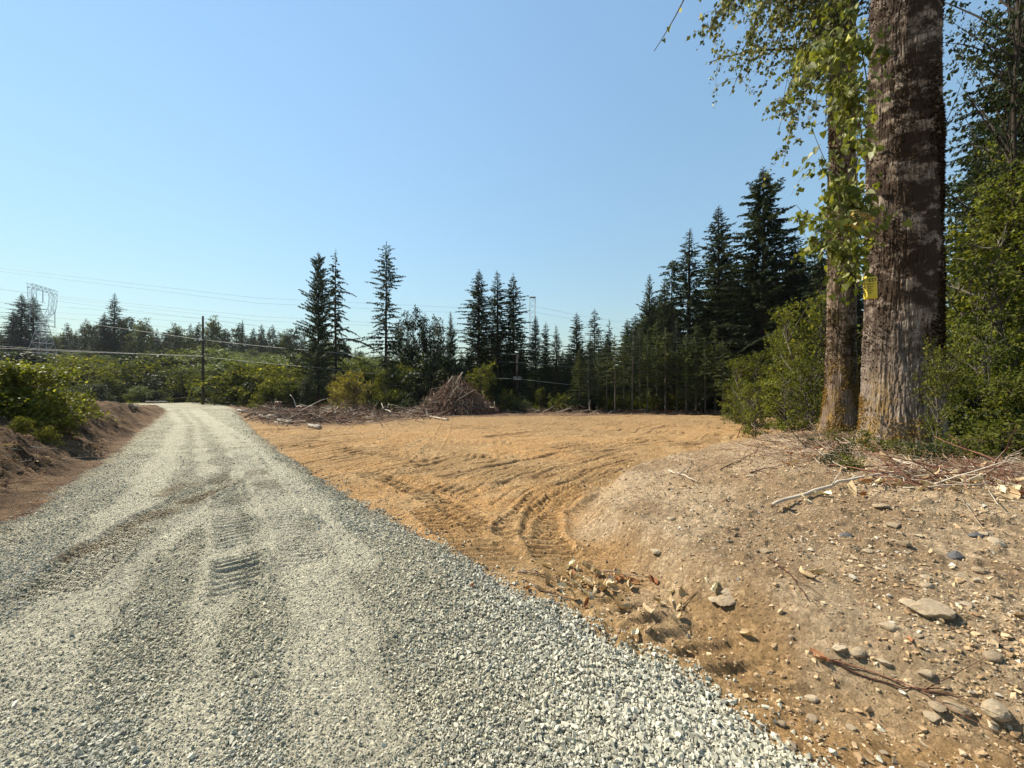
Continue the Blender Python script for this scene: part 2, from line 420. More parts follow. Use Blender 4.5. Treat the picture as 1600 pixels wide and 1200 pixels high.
class Buf:
    def __init__(s): s.v = []; s.f4 = []; s.f3 = []; s.n = 0
    def add(s, v, f4=None, f3=None):
        v = np.asarray(v, float).reshape(-1, 3)
        if f4 is not None and len(f4): s.f4.append(np.asarray(f4) + s.n)
        if f3 is not None and len(f3): s.f3.append(np.asarray(f3) + s.n)
        s.v.append(v); s.n += len(v)
    def tube(s, pts, rad, seg=6, cap=True):
        pts = np.asarray(pts, float); k = len(pts)
        rad = np.broadcast_to(np.asarray(rad, float), (k,))
        T = np.gradient(pts, axis=0); T /= np.linalg.norm(T, axis=1)[:, None] + 1e-9
        up = np.array([0, 0, 1.0]) if abs(T[:, 2]).mean() < .8 else np.array([1.0, 0, 0])
        A = np.cross(T, up); A /= np.linalg.norm(A, axis=1)[:, None] + 1e-9
        B = np.cross(T, A)
        th = np.arange(seg) * 2 * math.pi / seg
        ring = A[:, None, :] * np.cos(th)[None, :, None] + B[:, None, :] * np.sin(th)[None, :, None]
        v = pts[:, None, :] + ring * rad[:, None, None]
        i = np.arange(k - 1)[:, None] * seg; j = np.arange(seg)[None, :]; j2 = (j + 1) % seg
        f = np.stack([i + j, i + j2, i + seg + j2, i + seg + j], -1).reshape(-1, 4)
        vv = v.reshape(-1, 3)
        f3 = []
        if cap:
            vv = np.vstack([vv, pts[0:1], pts[-1:]])
            c0 = k * seg; c1 = c0 + 1
            f3 = [(c0, (q + 1) % seg, q) for q in range(seg)] + [(c1, (k - 1) * seg + q, (k - 1) * seg + (q + 1) % seg) for q in range(seg)]
        s.add(vv, f, f3)
    def box(s, a, b):
        x0, y0, z0 = a; x1, y1, z1 = b
        s.add([(x0, y0, z0), (x1, y0, z0), (x1, y1, z0), (x0, y1, z0), (x0, y0, z1), (x1, y0, z1), (x1, y1, z1), (x0, y1, z1)],
              [(0, 3, 2, 1), (4, 5, 6, 7), (0, 1, 5, 4), (1, 2, 6, 5), (2, 3, 7, 6), (3, 0, 4, 7)])
    def mesh(s, name, mats, smooth=True, rnd=None):
        return raw_mesh(name, np.vstack(s.v), np.vstack(s.f4) if s.f4 else None, np.vstack(s.f3) if s.f3 else None, mats, rnd, smooth)

def leaves_mesh(name, pos, axis, nrm, length, width, mat, rnd=None, fold=.18):
    """one folded diamond per leaf"""
    pos = np.asarray(pos); n = len(pos)
    axis = axis / (np.linalg.norm(axis, axis=1)[:, None] + 1e-9)
    s = np.cross(axis, nrm); s /= np.linalg.norm(s, axis=1)[:, None] + 1e-9
    nn = np.cross(s, axis)
    L = np.broadcast_to(length, (n,))[:, None]; W = np.broadcast_to(width, (n,))[:, None]
    v = np.empty((n, 4, 3))
    v[:, 0] = pos; v[:, 1] = pos + axis * L * .42 + s * W * .5 + nn * W * fold
    v[:, 2] = pos + axis * L; v[:, 3] = pos + axis * L * .42 - s * W * .5 + nn * W * fold
    if rnd is None: rnd = rng.random(n)
    return raw_mesh(name, v.reshape(-1, 3), np.arange(n * 4).reshape(n, 4), None, [mat], rnd)

# ------------------------------------------------------------------ ground and road
def axis(lo, hi, d0, g, dmax, limit):
    """evenly dense between lo and hi, then widening outwards up to limit"""
    a = list(np.arange(lo, hi, d0)); d = d0; x = a[-1]
    while x < limit:
        d = min(d * g, dmax); x += d; a.append(x)
        if d >= dmax: dmax = dmax * 1.06; 
    d = d0; x = a[0]; dm = dmax0 = d0 * 30; pre = []
    while x > -limit:
        d = min(d * g, dm); x -= d; pre.append(x)
        if d >= dm: dm *= 1.06
    return np.array(pre[::-1] + a)
xs = axis(-4.5, 7.5, .026, 1.011, .75, 900)
ysl = [1.0]
while ysl[-1] < 900:
    y_ = ysl[-1]; ysl.append(y_ + (.007 + .0042 * y_ if y_ < 45 else .004 * y_ + (y_ - 45) * .012))
ysl = list(-np.geomspace(40, 1.2, 26)) + list(np.linspace(-1.1, .95, 40)) + ysl
ys = np.array(ysl)
XX, YY = np.meshgrid(xs, ys)
ZZ, MK = terrain(XX.ravel(), YY.ravel())
Xf, Yf = XX.ravel(), YY.ravel()
nx, ny = len(xs), len(ys)
print("terrain", nx, ny, nx * ny)

def mixc(a, b, t): return a * (1 - t[:, None]) + b * t[:, None]
C = lambda *c: np.array(c)[None, :]
n_lo = fbm(Xf * .35, Yf * .35, 101, 4); n_mid = fbm(Xf * 2.1, Yf * 2.1, 111, 4); n_hi = fbm(Xf * 13, Yf * 13, 121, 3)
field_c = mixc(C(.50, .285, .115), C(.38, .235, .105), ss(.35, .65, n_lo)); field_c = mixc(field_c, C(.52, .34, .165), ss(.45, .75, n_mid) * .7)
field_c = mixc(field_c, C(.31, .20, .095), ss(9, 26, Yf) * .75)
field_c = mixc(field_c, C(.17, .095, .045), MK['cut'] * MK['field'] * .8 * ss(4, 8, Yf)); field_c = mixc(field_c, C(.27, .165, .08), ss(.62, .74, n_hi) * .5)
mound_c = mixc(C(.34, .23, .13), C(.49, .355, .215), ss(.35, .65, n_mid)); mound_c = mixc(mound_c, C(.25, .165, .095), ss(.55, .72, n_hi) * .6)
left_c = mixc(C(.095, .057, .03), C(.22, .135, .07), ss(.35, .68, n_mid)); left_c = mixc(left_c, C(.07, .042, .028), ss(.5, .7, n_hi) * .5)
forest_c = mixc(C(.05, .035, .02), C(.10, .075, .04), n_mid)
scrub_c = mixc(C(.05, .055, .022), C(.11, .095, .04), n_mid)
road_c = mixc(C(.40, .365, .265), C(.50, .455, .33), ss(.35, .65, n_mid)); road_c = mixc(road_c, C(.36, .30, .20), ss(.5, .72, n_lo) * .5)
# pale dusty wheel tracks on the gravel
WT = [[(-60, 1230), (60, 1010), (170, 860), (232, 770), (268, 700), (283, 664), (262, 640)],
      [(560, 1230), (520, 990), (470, 870), (420, 770), (372, 706), (335, 668), (300, 640)],
      [(290, 1230), (330, 980), (352, 860), (330, 760), (312, 700), (306, 664), (285, 640)],
      [(560, 890), (500, 800), (430, 730), (385, 690), (345, 664), (310, 640)],
      [(20, 1100), (200, 900), (330, 790), (400, 720), (350, 676), (322, 650)]]
WTG = [[px2(*p) for p in pl] for pl in WT]
def wheel(x, y):
    k = np.zeros(np.shape(x))
    for pl, wd in zip(WTG, (.3, .3, .14, .2, .16)):
        d = seg_dist(x, y, pl) + (vn(x * 1.7, y * 1.7, 131) - .5) * .22
        k = np.maximum(k, 1 - ss(wd * .55, wd * 1.2, d))
    return k
WH = wheel(Xf, Yf) * ss(.2, .5, MK['sdr'])
road_c = mixc(road_c, C(.64, .58, .435), WH * .6)
brown_tr = MK['tr'] * ss(0, .2, MK['sdr']) * ss(.5, .66, fbm(Xf * .8, Yf * .8, 141, 3)) * .6
for pl in BROWN: brown_tr = np.maximum(brown_tr, (1 - ss(.12, .36, seg_dist(Xf, Yf, pl) + (vn(Xf * 5, Yf * 5, 142) - .5) * .2)) * ss(.25, .5, vn(Xf * 3, Yf * 3, 143)))
road_c = mixc(road_c, C(.22, .155, .09), brown_tr * .72)
road_c = mixc(road_c, C(.33, .25, .15), (1 - ss(.0, .35, MK['sdr'])) * .6)
c = field_c
c = mixc(c, mound_c, ss(-.35, .5, MK['dm'] + (n_mid - .5) * .8))
c = mixc(c, C(.15, .088, .05), ss(-1.4, .0, MK['dl'] + (n_mid - .5) * 1.6) * (1 - ss(0, .4, MK['dl'])))
c = mixc(c, left_c, ss(-.2, .3, MK['dl']))
# slash strip soil between the field and the trees on the left, forest floor on the right
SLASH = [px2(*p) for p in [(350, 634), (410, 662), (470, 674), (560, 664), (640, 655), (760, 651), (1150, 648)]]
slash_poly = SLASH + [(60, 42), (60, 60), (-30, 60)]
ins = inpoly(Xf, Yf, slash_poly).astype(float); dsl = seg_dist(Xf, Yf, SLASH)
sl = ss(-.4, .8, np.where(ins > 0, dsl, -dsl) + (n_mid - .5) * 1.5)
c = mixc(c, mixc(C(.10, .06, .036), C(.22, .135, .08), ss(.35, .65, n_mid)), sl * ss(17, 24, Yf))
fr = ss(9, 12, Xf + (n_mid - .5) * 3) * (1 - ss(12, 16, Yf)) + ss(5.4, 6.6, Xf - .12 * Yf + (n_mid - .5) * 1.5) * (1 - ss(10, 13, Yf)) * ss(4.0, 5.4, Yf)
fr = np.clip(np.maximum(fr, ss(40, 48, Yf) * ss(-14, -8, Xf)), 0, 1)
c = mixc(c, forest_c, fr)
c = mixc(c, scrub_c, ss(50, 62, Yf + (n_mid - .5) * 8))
onroad = MK['sdr'] > 0
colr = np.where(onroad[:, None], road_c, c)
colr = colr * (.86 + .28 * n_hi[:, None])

idx = np.arange(nx * ny).reshape(ny, nx)
quads = np.stack([idx[:-1, :-1], idx[:-1, 1:], idx[1:, 1:], idx[1:, :-1]], -1).reshape(-1, 4)
qroad = onroad[quads].sum(1) >= 2
def sheet(name, sel, mat, label):
    q = quads[sel]; used = np.unique(q); mp = np.zeros(nx * ny, np.int64); mp[used] = np.arange(len(used))
    v = np.stack([Xf[used], Yf[used], ZZ[used]], -1)
    me = raw_mesh(name, v, mp[q], None, [mat], None, True)
    a = me.attributes.new('Col', 'FLOAT_COLOR', 'POINT')
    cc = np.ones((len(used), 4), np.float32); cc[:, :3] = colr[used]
    a.data.foreach_set('color', cc.ravel())
    o = link(name, me); tag(o, label, kind='structure')
    return o
sheet('ground', ~qroad, M['ground'], 'bare graded soil, banks and scrubland floor')
sheet('gravel_road', qroad, M['road'], 'pale grey crushed rock road running off to the left')

# ------------------------------------------------------------------ scattered stones
VARC = {}
def stone_variants(key, n, mat, flat=.6):
    col = bpy.data.collections.new(key)
    for i in range(n):
        r = random.Random(i * 31 + len(key))
        bm = bmesh.new()
        for k in range(11):
            d = Vector((r.gauss(0, 1), r.gauss(0, 1), r.gauss(0, 1))).normalized()
            e = Vector((d.x * r.uniform(.7, 1.15), d.y * r.uniform(.55, .9), d.z * flat * r.uniform(.7, 1.1))) * .5
            bm.verts.new(e)
        res = bmesh.ops.convex_hull(bm, input=bm.verts)
        junk = [g for g in res['geom_interior'] if isinstance(g, bmesh.types.BMVert)]
        if junk: bmesh.ops.delete(bm, geom=junk, context='VERTS')
        me = bpy.data.meshes.new('stone_shape'); bm.to_mesh(me); bm.free(); me.materials.append(mat)
        col.objects.link(bpy.data.objects.new('stone_shape', me))
    VARC[key] = col
    return col
def gn_instances(name, pos, scl, rot, col, nvar, label, cat, idx=None):
    me = bpy.data.meshes.new(name); n = len(pos)
    me.vertices.add(n); me.vertices.foreach_set('co', np.asarray(pos, np.float32).ravel())
    for nm, dat in (('scl', scl), ('rot', rot)):
        a = me.attributes.new(nm, 'FLOAT_VECTOR', 'POINT'); a.data.foreach_set('vector', np.asarray(dat, np.float32).ravel())
    a = me.attributes.new('pick', 'INT', 'POINT'); a.data.foreach_set('value', (rng.integers(0, nvar, n) if idx is None else idx).astype(np.int32))
    o = link(name, me); tag(o, label, cat, kind='stuff')
    g = bpy.data.node_groups.new(name, 'GeometryNodeTree')
    g.interface.new_socket('Geometry', in_out='INPUT', socket_type='NodeSocketGeometry')
    g.interface.new_socket('Geometry', in_out='OUTPUT', socket_type='NodeSocketGeometry')
    gi = g.nodes.new('NodeGroupInput'); go = g.nodes.new('NodeGroupOutput')
    iop = g.nodes.new('GeometryNodeInstanceOnPoints'); ci = g.nodes.new('GeometryNodeCollectionInfo')
    ci.inputs['Collection'].default_value = col; ci.inputs['Separate Children'].default_value = True; ci.inputs['Reset Children'].default_value = True
    def attr(nm, typ):
        q = g.nodes.new('GeometryNodeInputNamedAttribute'); q.data_type = typ; q.inputs['Name'].default_value = nm; return q.outputs['Attribute']
    L = g.links.new
    L(gi.outputs[0], iop.inputs['Points']); L(ci.outputs[0], iop.inputs['Instance'])
    iop.inputs['Pick Instance'].default_value = True
    L(attr('pick', 'INT'), iop.inputs['Instance Index'])
    e2r = g.nodes.new('FunctionNodeEulerToRotation'); L(attr('rot', 'FLOAT_VECTOR'), e2r.inputs[0])
    L(e2r.outputs[0], iop.inputs['Rotation']); L(attr('scl', 'FLOAT_VECTOR'), iop.inputs['Scale'])
    L(iop.outputs[0], go.inputs[0])
    md = o.modifiers.new('scatter', 'NODES'); md.node_group = g
    return o
sg = stone_variants('gravel_shapes', 10, M['gravel'], .75)
sp = stone_variants('pebble_shapes', 8, M['pebble'], .6)
sc_ = stone_variants('clod_shapes', 8, M['clod'], .7)

def frustum_pts(n, y0, y1, xr=1.42, xl=-1.42, power=1.0):
    """ground points around the viewpoint, thinning out with distance"""
    u = rng.random(n); y = y0 * (y1 / y0) ** (u ** power)
    x = (xl + (xr - xl) * rng.random(n)) * np.maximum(y, 1.0)
    return x, y
def scatter(name, n, y0, y1, keep, size, col, nvar, label, cat, sink=.25, xl=-1.42, xr=1.42):
    x, y = frustum_pts(n, y0, y1, xr, xl)
    z, m = terrain(x, y)
    k = keep(x, y, m); sel = rng.random(n) < k
    x, y, z = x[sel], y[sel], z[sel]; m = {a: b[sel] for a, b in m.items()}
    s = size(x, y, m)
    scl = np.stack([s * rng.uniform(.8, 1.35, len(s)), s * rng.uniform(.7, 1.1, len(s)), s * rng.uniform(.7, 1.1, len(s))], -1)
    rot = np.stack([rng.normal(0, .5, len(s)), rng.normal(0, .5, len(s)), rng.uniform(0, 6.28, len(s))], -1)
    pos = np.stack([x, y, z + s * (.3 - sink)], -1)
    print(name, len(s))
    return gn_instances(name, pos, scl, rot, col, nvar, label, cat)
def keep_road(x, y, m):
    wh = wheel(x, y)
    k = ss(-.16, .05, m['sdr']) * (1 - .5 * wh * ss(.2, .5, m['sdr'])) * (1 - .55 * m['tr']) * (.72 + .28 * ss(.3, .6, vn(x * .9, y * .9, 171))) * (1 - .62 * ss(6, 14, y))
    return k
def size_road(x, y, m):
    edge = 1 - ss(.2, 1.3, m['sdr'] + (vn(x, y, 7) - .5) * .4)
    right = (x > -.9 * y - 1.5 + 0 * x)
    s = rng.lognormal(0, .38, len(x)) * (.0125 + .0065 * edge * (x > -.84 * y + .2))
    s = s * np.where(wheel(x, y) > .4, .72, 1)
    return np.clip(s, .005, .042) * (1 + .05 * np.maximum(y - 3, 0))
scatter('gravel', 560000, .75, 42, keep_road, size_road, sg, 10, 'loose angular grey crushed rock covering the road', 'gravel', sink=.04, xr=1.2)
# gravel spilled past the right edge onto the dirt
def keep_spill(x, y, m):
    d = -m['sdr']
    return np.where((d > .0), np.exp(-np.maximum(d, 0) / .16) * .22, 0) * (m['dl'] < .6)
scatter('spilled_gravel', 120000, .9, 14, keep_spill, lambda x, y, m: np.clip(rng.lognormal(0, .35, len(x)) * .024, .01, .05), sg, 10, 'stray grey stones spilled off the road edge', 'gravel', sink=.12)
def keep_peb(x, y, m):
    on = (m['sdr'] < -.02)
    return on * (.06 + .6 * ss(-.3, .9, m['dm'])) * (.25 + .75 * ss(.4, .6, vn(x * .8, y * .8, 151))) * (1 - .6 * ss(0, .5, m['dl']))
scatter('soil_pebbles', 230000, .9, 40, keep_peb, lambda x, y, m: np.clip(rng.lognormal(0, .66, len(x)) * .0095, .004, .06) * (1 + .03 * np.maximum(y - 3, 0)), sp, 8, 'small tan pebbles strewn on the graded soil', 'pebbles', sink=.15, xl=-1.3, xr=1.5)
def keep_clod(x, y, m):
    on = (m['sdr'] < -.05)
    return on * (.35 + .3 * ss(.45, .65, vn(x * 1.2, y * 1.2, 161))) * (1 + .2 * ss(0, .5, m['dm'])) * (1 - .3 * ss(-.2, .2, m['dl']))
scatter('soil_clods', 150000, 1.2, 40, keep_clod, lambda x, y, m: np.clip(rng.lognormal(0, .6, len(x)) * .012, .005, .055) * (1 + .06 * np.maximum(y - 3, 0)), sc_, 8, 'crumbly orange brown clods on the field', 'soil', sink=.2)

# ------------------------------------------------------------------ tree makers (each returns trunk mesh, crown mesh, height)
def nrm3(v): return v / (np.linalg.norm(v, axis=-1, keepdims=True) + 1e-9)
def conifer(seed, H, R, base=.1, spacing=.36, nb=5, droop=.25, rise=.12, needle='needle', dens=1.0, hang=.3, twig=.42, skip=.0, wood='wood_dark', r0=None, profile=.85, lean=0.0, tipfuzz=1.0, wvar=.28):
    g = np.random.default_rng(seed)
    dens *= 3.0 if H > 14.5 or needle == 'needle_pale' else 2.0; R *= 1.42; tipfuzz *= 1.15; twig *= .84
    tb = Buf()
    r0 = r0 or H * .0125
    k = 14; zz = np.linspace(0, H, k)
    wob = np.cumsum(g.normal(0, .012 * H / k, (k, 2)), 0)
    tp = np.stack([wob[:, 0] + lean * zz, wob[:, 1], zz], -1)
    tb.tube(tp, r0 * (1 - zz / H) ** .8 + .012, 7)
    def at(z): return np.stack([np.interp(z, zz, tp[:, 0]), np.interp(z, zz, tp[:, 1]), z], -1)
    P0, A0, L0, W0 = [], [], [], []
    z = base * H
    az0 = g.uniform(0, 6.28)
    while z < H * .985:
        t = (z - base * H) / (H * (1 - base))
        env = (1 - t) ** profile * min(1, .62 + t * 3.0)
        n = max(3, int(round(nb * (1.0 if t < .85 else .8))))
        az0 += 2.4
        lv = g.uniform(.72, 1.12)
        for b in range(n):
            if g.random() < skip: continue
            az = az0 + b * 2 * math.pi / n + g.normal(0, .22)
            L = R * env * lv * max(.3, 1 + g.normal(0, wvar)) + .12
            m = max(4, int(L / .3) + 3)
            s = np.linspace(0, 1, m)
            d = np.array([math.cos(az), math.sin(az)])
            if g.random() < .12: L *= g.uniform(.35, .6)
            elif g.random() < .05: L *= 1.15
            up = rise + .45 * t
            dz = L * (up * s - (droop + .1 * g.random()) * s ** 1.8) 
            p0 = at(z)
            br = np.stack([p0[0] + d[0] * L * s, p0[1] + d[1] * L * s, z + dz], -1)
            tb.tube(br, np.linspace(.006 + L * .011, .004, m), 3, cap=False)
            # needle sprays
            q = max(5, int(L / .085 * dens))
            u = .1 + .9 * g.random(q) ** .8
            pc = np.stack([np.interp(u, s, br[:, i]) for i in range(3)], -1)
            side = np.where(g.random(q) < .5, 1, -1)
            perp = np.stack([-d[1] * side, d[0] * side, np.zeros(q)], -1)
            fw = np.stack([np.full(q, d[0]), np.full(q, d[1]), np.zeros(q)], -1)
            dn = g.random(q) < hang
            ax = perp * g.uniform(.35, 1, (q, 1)) + fw * g.uniform(.4, .9, (q, 1)) + np.stack([np.zeros(q), np.zeros(q), g.normal(-.15 - droop * .5, .22, q)], -1)
            ax[dn, 2] -= g.uniform(.8, 1.8, dn.sum())
            ll = twig * (1.1 - .65 * u) * min(1, .35 + L / 1.6) * g.uniform(.6, 1.25, q)
            P0.append(pc); A0.append(ax); L0.append(ll); W0.append(ll * g.uniform(.24, .42, q) * tipfuzz)
        z += spacing * (1.15 - .6 * t) * g.uniform(.75, 1.25)
    # leader tuft
    q = 14; pt = at(np.full(q, H) - g.random(q) * .5)
    P0.append(pt); A0.append(np.stack([g.normal(0, .6, q), g.normal(0, .6, q), g.uniform(.3, 1.2, q)], -1)); L0.append(g.uniform(.12, .3, q)); W0.append(g.uniform(.03, .06, q))
    P0 = np.vstack(P0); A0 = np.vstack(A0); L0 = np.concatenate(L0); W0 = np.concatenate(W0)
    nr = g.normal(0, .5, P0.shape) + np.array([0, 0, 1.0])
    rv = np.clip(fbm(P0[:, 2] * 1.4 + P0[:, 0], P0[:, 1] * 1.4, seed, 2) * .8 + g.normal(0, .15, len(P0)) + .05, 0, 1)
    crown = leaves_mesh('crown', P0, A0, nr, L0, W0, M[needle], rv, .12)
    return tb.mesh('trunk', [M[wood]]), crown, H

def broadleaf(seed, H, R, stems=1, clumps=40, per=160, leaf=.12, mat='leaf_mid', wood='wood_grey', r0=.12, low=.15, sig=.3, flat=.7, shape='oval', upright=0.0):
    g = np.random.default_rng(seed)
    tb = Buf(); cc = []
    for s_ in range(stems):
        a = g.uniform(0, 6.28); lean = 0 if stems == 1 else g.uniform(.1, .5) * R
        top = H * g.uniform(.75, .97) if stems > 1 else H * .95
        k = 8; u = np.linspace(0, 1, k)
        w_ = np.cumsum(g.normal(0, .02 * H, (k, 2)), 0) * .5
        st = np.stack([math.cos(a) * lean * u ** 1.3 + w_[:, 0] + (g.normal(0, .1) if stems > 1 else 0), math.sin(a) * lean * u ** 1.3 + w_[:, 1], top * u], -1)
        tb.tube(st, r0 / math.sqrt(stems) * (1 - u * .85), 6)
        nc = clumps // stems
        for c_ in range(nc):
            t = low + (1 - low) * g.random() ** .9
            zc = H * t
            if shape == 'oval': env = math.sin(math.pi * min(1, .12 + .82 * t)) ** .6
            elif shape == 'dome': env = math.sqrt(max(.03, 1 - t * t)) 
            elif shape == 'cone': env = (1 - t) ** .7 * min(1, .5 + 2 * t) + .08
            rr = R * env * math.sqrt(g.uniform(.12, 1)); an = g.uniform(0, 6.28)
            tt = max(.05, min(.95, (t - .18 * rr / R - .05 * upright)))
            b0 = np.array([np.interp(tt, u, st[:, i]) for i in range(3)])
            e = np.array([st[-1, 0] * t + rr * math.cos(an), st[-1, 1] * t + rr * math.sin(an), zc + g.normal(0, .04 * H)])
            e[2] = max(e[2], .08 * H * .5)
            mid = (b0 + e) / 2 + np.array([0, 0, .12 * rr]) + g.normal(0, .05 * R, 3)
            s4 = np.linspace(0, 1, 6)[:, None]
            br = (1 - s4) ** 2 * b0 + 2 * s4 * (1 - s4) * mid + s4 ** 2 * e
            tb.tube(br, np.linspace((.012 + .014 * rr) * min(1, H / 3), .004 * min(1, H / 2), 6), 4, cap=False)
            cc.append((e, br))
    P0, A0, N0, RV = [], [], [], []
    for e, br in cc:
        n = int(per * g.uniform(.4, 1.4))
        # leaves follow side twigs that fan out around the branch end
        ntw = max(4, n // 14)
        for q in range(ntw):
            s_ = g.uniform(.45, 1)
            o = np.array([np.interp(s_, np.linspace(0, 1, 6), br[:, i]) for i in range(3)])
            d = g.normal(0, 1, 3); d[2] = d[2] * flat + .15 + upright; d /= np.linalg.norm(d)
            L = sig * 2.2 * g.uniform(.4, 1.1)
            m = max(3, n // ntw)
            u_ = g.random(m)
            p = o + d * (u_ * L)[:, None] + g.normal(0, leaf * .5, (m, 3)); p[:, 2] -= .15 * L * u_ ** 2
            P0.append(p)
            ax = d * .6 + g.normal(0, .7, (m, 3)); ax[:, 2] -= .35
            A0.append(ax); N0.append(g.normal(0, .55, (m, 3)) + np.array([0, 0, 1.0]))
            RV.append(np.clip(g.normal(.45, .12) + g.normal(0, .2, m), 0, 1))
    P0 = np.vstack(P0); A0 = np.vstack(A0); N0 = np.vstack(N0); RV = np.concatenate(RV)
    keep = P0[:, 2] > -.05; P0, A0, N0, RV = P0[keep], A0[keep], N0[keep], RV[keep]
    l = leaf * g.uniform(.6, 1.3, len(P0))
    crown = leaves_mesh('crown', P0, A0, N0, l, l * .72, M[mat], RV, .12)
    return tb.mesh('trunk', [M[wood]]), crown, H

V = {}
V['fir_a'] = conifer(1, 18, 2.5, .04, .34, 6, .22, .12, dens=1.3)
V['fir_b'] = conifer(2, 18, 2.9, .03, .38, 6, .26, .14, dens=1.3, wvar=.35)
V['fir_c'] = conifer(3, 18, 2.2, .12, .36, 5, .2, .1, dens=1.2, wvar=.3)
V['fir_big'] = conifer(15, 22, 3.6, .06, .42, 6, .24, .16, dens=1.35, wvar=.3, twig=.5)
V['hem_droop'] = conifer(4, 19, 2.7, .16, .46, 4, .55, .22, dens=1.15, hang=.5, skip=.16, wvar=.4, twig=.5)
V['hem_sparse'] = conifer(5, 19, 2.0, .26, .46, 5, .2, .04, dens=1.1, hang=.4, skip=.1, wvar=.4, twig=.42, profile=.62, r0=.2)
V['cedar'] = conifer(6, 18, 2.7, .10, .3, 5, .1, .25, needle='needle_cedar', dens=1.1, hang=.65, wvar=.35, twig=.5, tipfuzz=1.1, skip=.12, profile=.7)
V['cedar_n'] = conifer(7, 15, 1.6, .05, .3, 5, .0, .3, needle='needle_cedar', dens=1.2, hang=.5, wvar=.3, twig=.45)
V['hem_bare'] = conifer(8, 14, 1.9, .40, .4, 5, .34, .16, dens=1.1, hang=.4, wvar=.35, wood='wood_grey', r0=.12, needle='needle')
V['hem_bare_b'] = conifer(9, 12, 1.5, .48, .4, 4, .36, .14, dens=1.0, hang=.45, wvar=.4, wood='wood_grey', r0=.09, skip=.1)
V['hem_young'] = conifer(10, 9, 1.7, .22, .36, 5, .34, .22, needle='needle_pale', dens=1.1, hang=.4, wvar=.3, wood='wood_grey', r0=.09, twig=.4)
V['hem_young_b'] = conifer(11, 10, 1.5, .36, .4, 4, .36, .2, needle='needle_pale', dens=.9, hang=.45, wvar=.35, wood='wood_grey', r0=.08, twig=.4, skip=.1)
V['far_fir'] = conifer(12, 14, 2.6, .05, .7, 5, .22, .12, dens=.5, twig=.75, tipfuzz=1.5)
V['far_fir_b'] = conifer(13, 14, 3.0, .05, .75, 5, .28, .12, dens=.5, twig=.8, tipfuzz=1.5, wvar=.4)
V['alder'] = broadleaf(21, 9, 2.0, 3, 84, 105, .16, 'leaf_dark', 'wood_dark', .16, .2, .35, shape='oval', upright=.35)
V['round_far'] = broadleaf(22, 10, 4.6, 2, 90, 60, .34, 'leaf_dark', 'wood_dark', .3, .1, .6, shape='oval')
V['round_far_b'] = broadleaf(23, 9, 4.2, 2, 80, 55, .32, 'leaf_scrub', 'wood_dark', .3, .05, .6, shape='dome')
V['shrub_a'] = broadleaf(24, 3.2, 2.4, 5, 75, 90, .15, 'leaf_scrub', 'twig', .08, .05, .34, shape='dome')
V['shrub_b'] = broadleaf(25, 2.6, 2.6, 5, 70, 80, .15, 'leaf_mid', 'twig', .07, .03, .32, shape='dome')
V['shrub_w'] = broadleaf(26, 3.6, 2.2, 7, 77, 90, .13, 'leaf_willow', 'twig', .07, .05, .36, shape='oval', upright=.7)
V['shrub_y'] = broadleaf(27, 3.4, 1.8, 7, 70, 60, .12, 'leaf_yellow', 'stick', .06, .06, .3, shape='oval', upright=.8)
V['shrub_d'] = broadleaf(28, 2.2, 2.0, 5, 60, 80, .13, 'leaf_dark', 'twig', .06, .03, .3, shape='dome')
V['sap'] = broadleaf(29, 4.5, 1.5, 2, 48, 70, .12, 'leaf_mid', 'wood_grey', .06, .12, .28, shape='oval', upright=.3)
V['maple'] = broadleaf(30, 5, 2.3, 3, 60, 70, .13, 'leaf_mid', 'wood_grey', .10, .1, .34, flat=.4)
V['maple_b'] = broadleaf(31, 4.2, 2.0, 4, 56, 70, .12, 'leaf_bright', 'wood_grey', .08, .08, .3, flat=.4)
V['tall_leaf'] = broadleaf(32, 15, 3.2, 1, 120, 85, .13, 'leaf_dark', 'wood_dark', .24, .1, .5, flat=.6)
V['tall_leaf_b'] = broadleaf(33, 9, 2.6, 2, 150, 100, .12, 'leaf_bright', 'wood_dark', .16, .06, .42, flat=.45)
V['bush_near'] = broadleaf(34, 2.3, 1.9, 7, 126, 100, .10, 'leaf_bright', 'twig', .06, .04, .26, flat=.5, shape='dome')
V['fern_low'] = broadleaf(35, .8, .8, 5, 30, 26, .085, 'leaf_mid', 'twig', .02, .1, .16, flat=.4, shape='dome')
V['bramble'] = broadleaf(36, .7, 1.0, 6, 36, 24, .075, 'leaf_dark', 'stick_red', .018, .1, .16, flat=.4, shape='dome')
for k_, v_ in V.items(): print(k_, len(v_[1].polygons), end='; ')

USED = {}
def plant(kind, name, x, y, h, label, cat, group=None, wf=1.0, rz=None, zoff=-.05, ground=None):
    tm, cm, H = V[kind]
    z = hz(x, y, False) if ground is None else ground
    s = h / H
    o = empty(name, (x, y, z + zoff), rng.uniform(0, 6.28) if rz is None else rz, (s * wf, s * wf, s))
    tag(o, label, cat, group)
    conif = name.endswith('tree') or True
    link('trunk' if 'shrub' not in name and 'bush' not in name and 'plant' not in name and 'bramble' not in name else 'stems', tm, o)
    link('crown' if 'shrub' not in name and 'bush' not in name and 'plant' not in name and 'bramble' not in name else 'foliage', cm, o)
    return o
def tree_px(kind, px, top, Y, label, wf=1.0, name='conifer_tree', cat='tree', group=None, rz=None):
    x = (px - 800) / 600 * Y
    z = hz(x, Y, False)
    h = EYE + (600 - top) / 600 * Y - z
    return plant(kind, name, x, Y, h, label, cat, group, wf, rz)

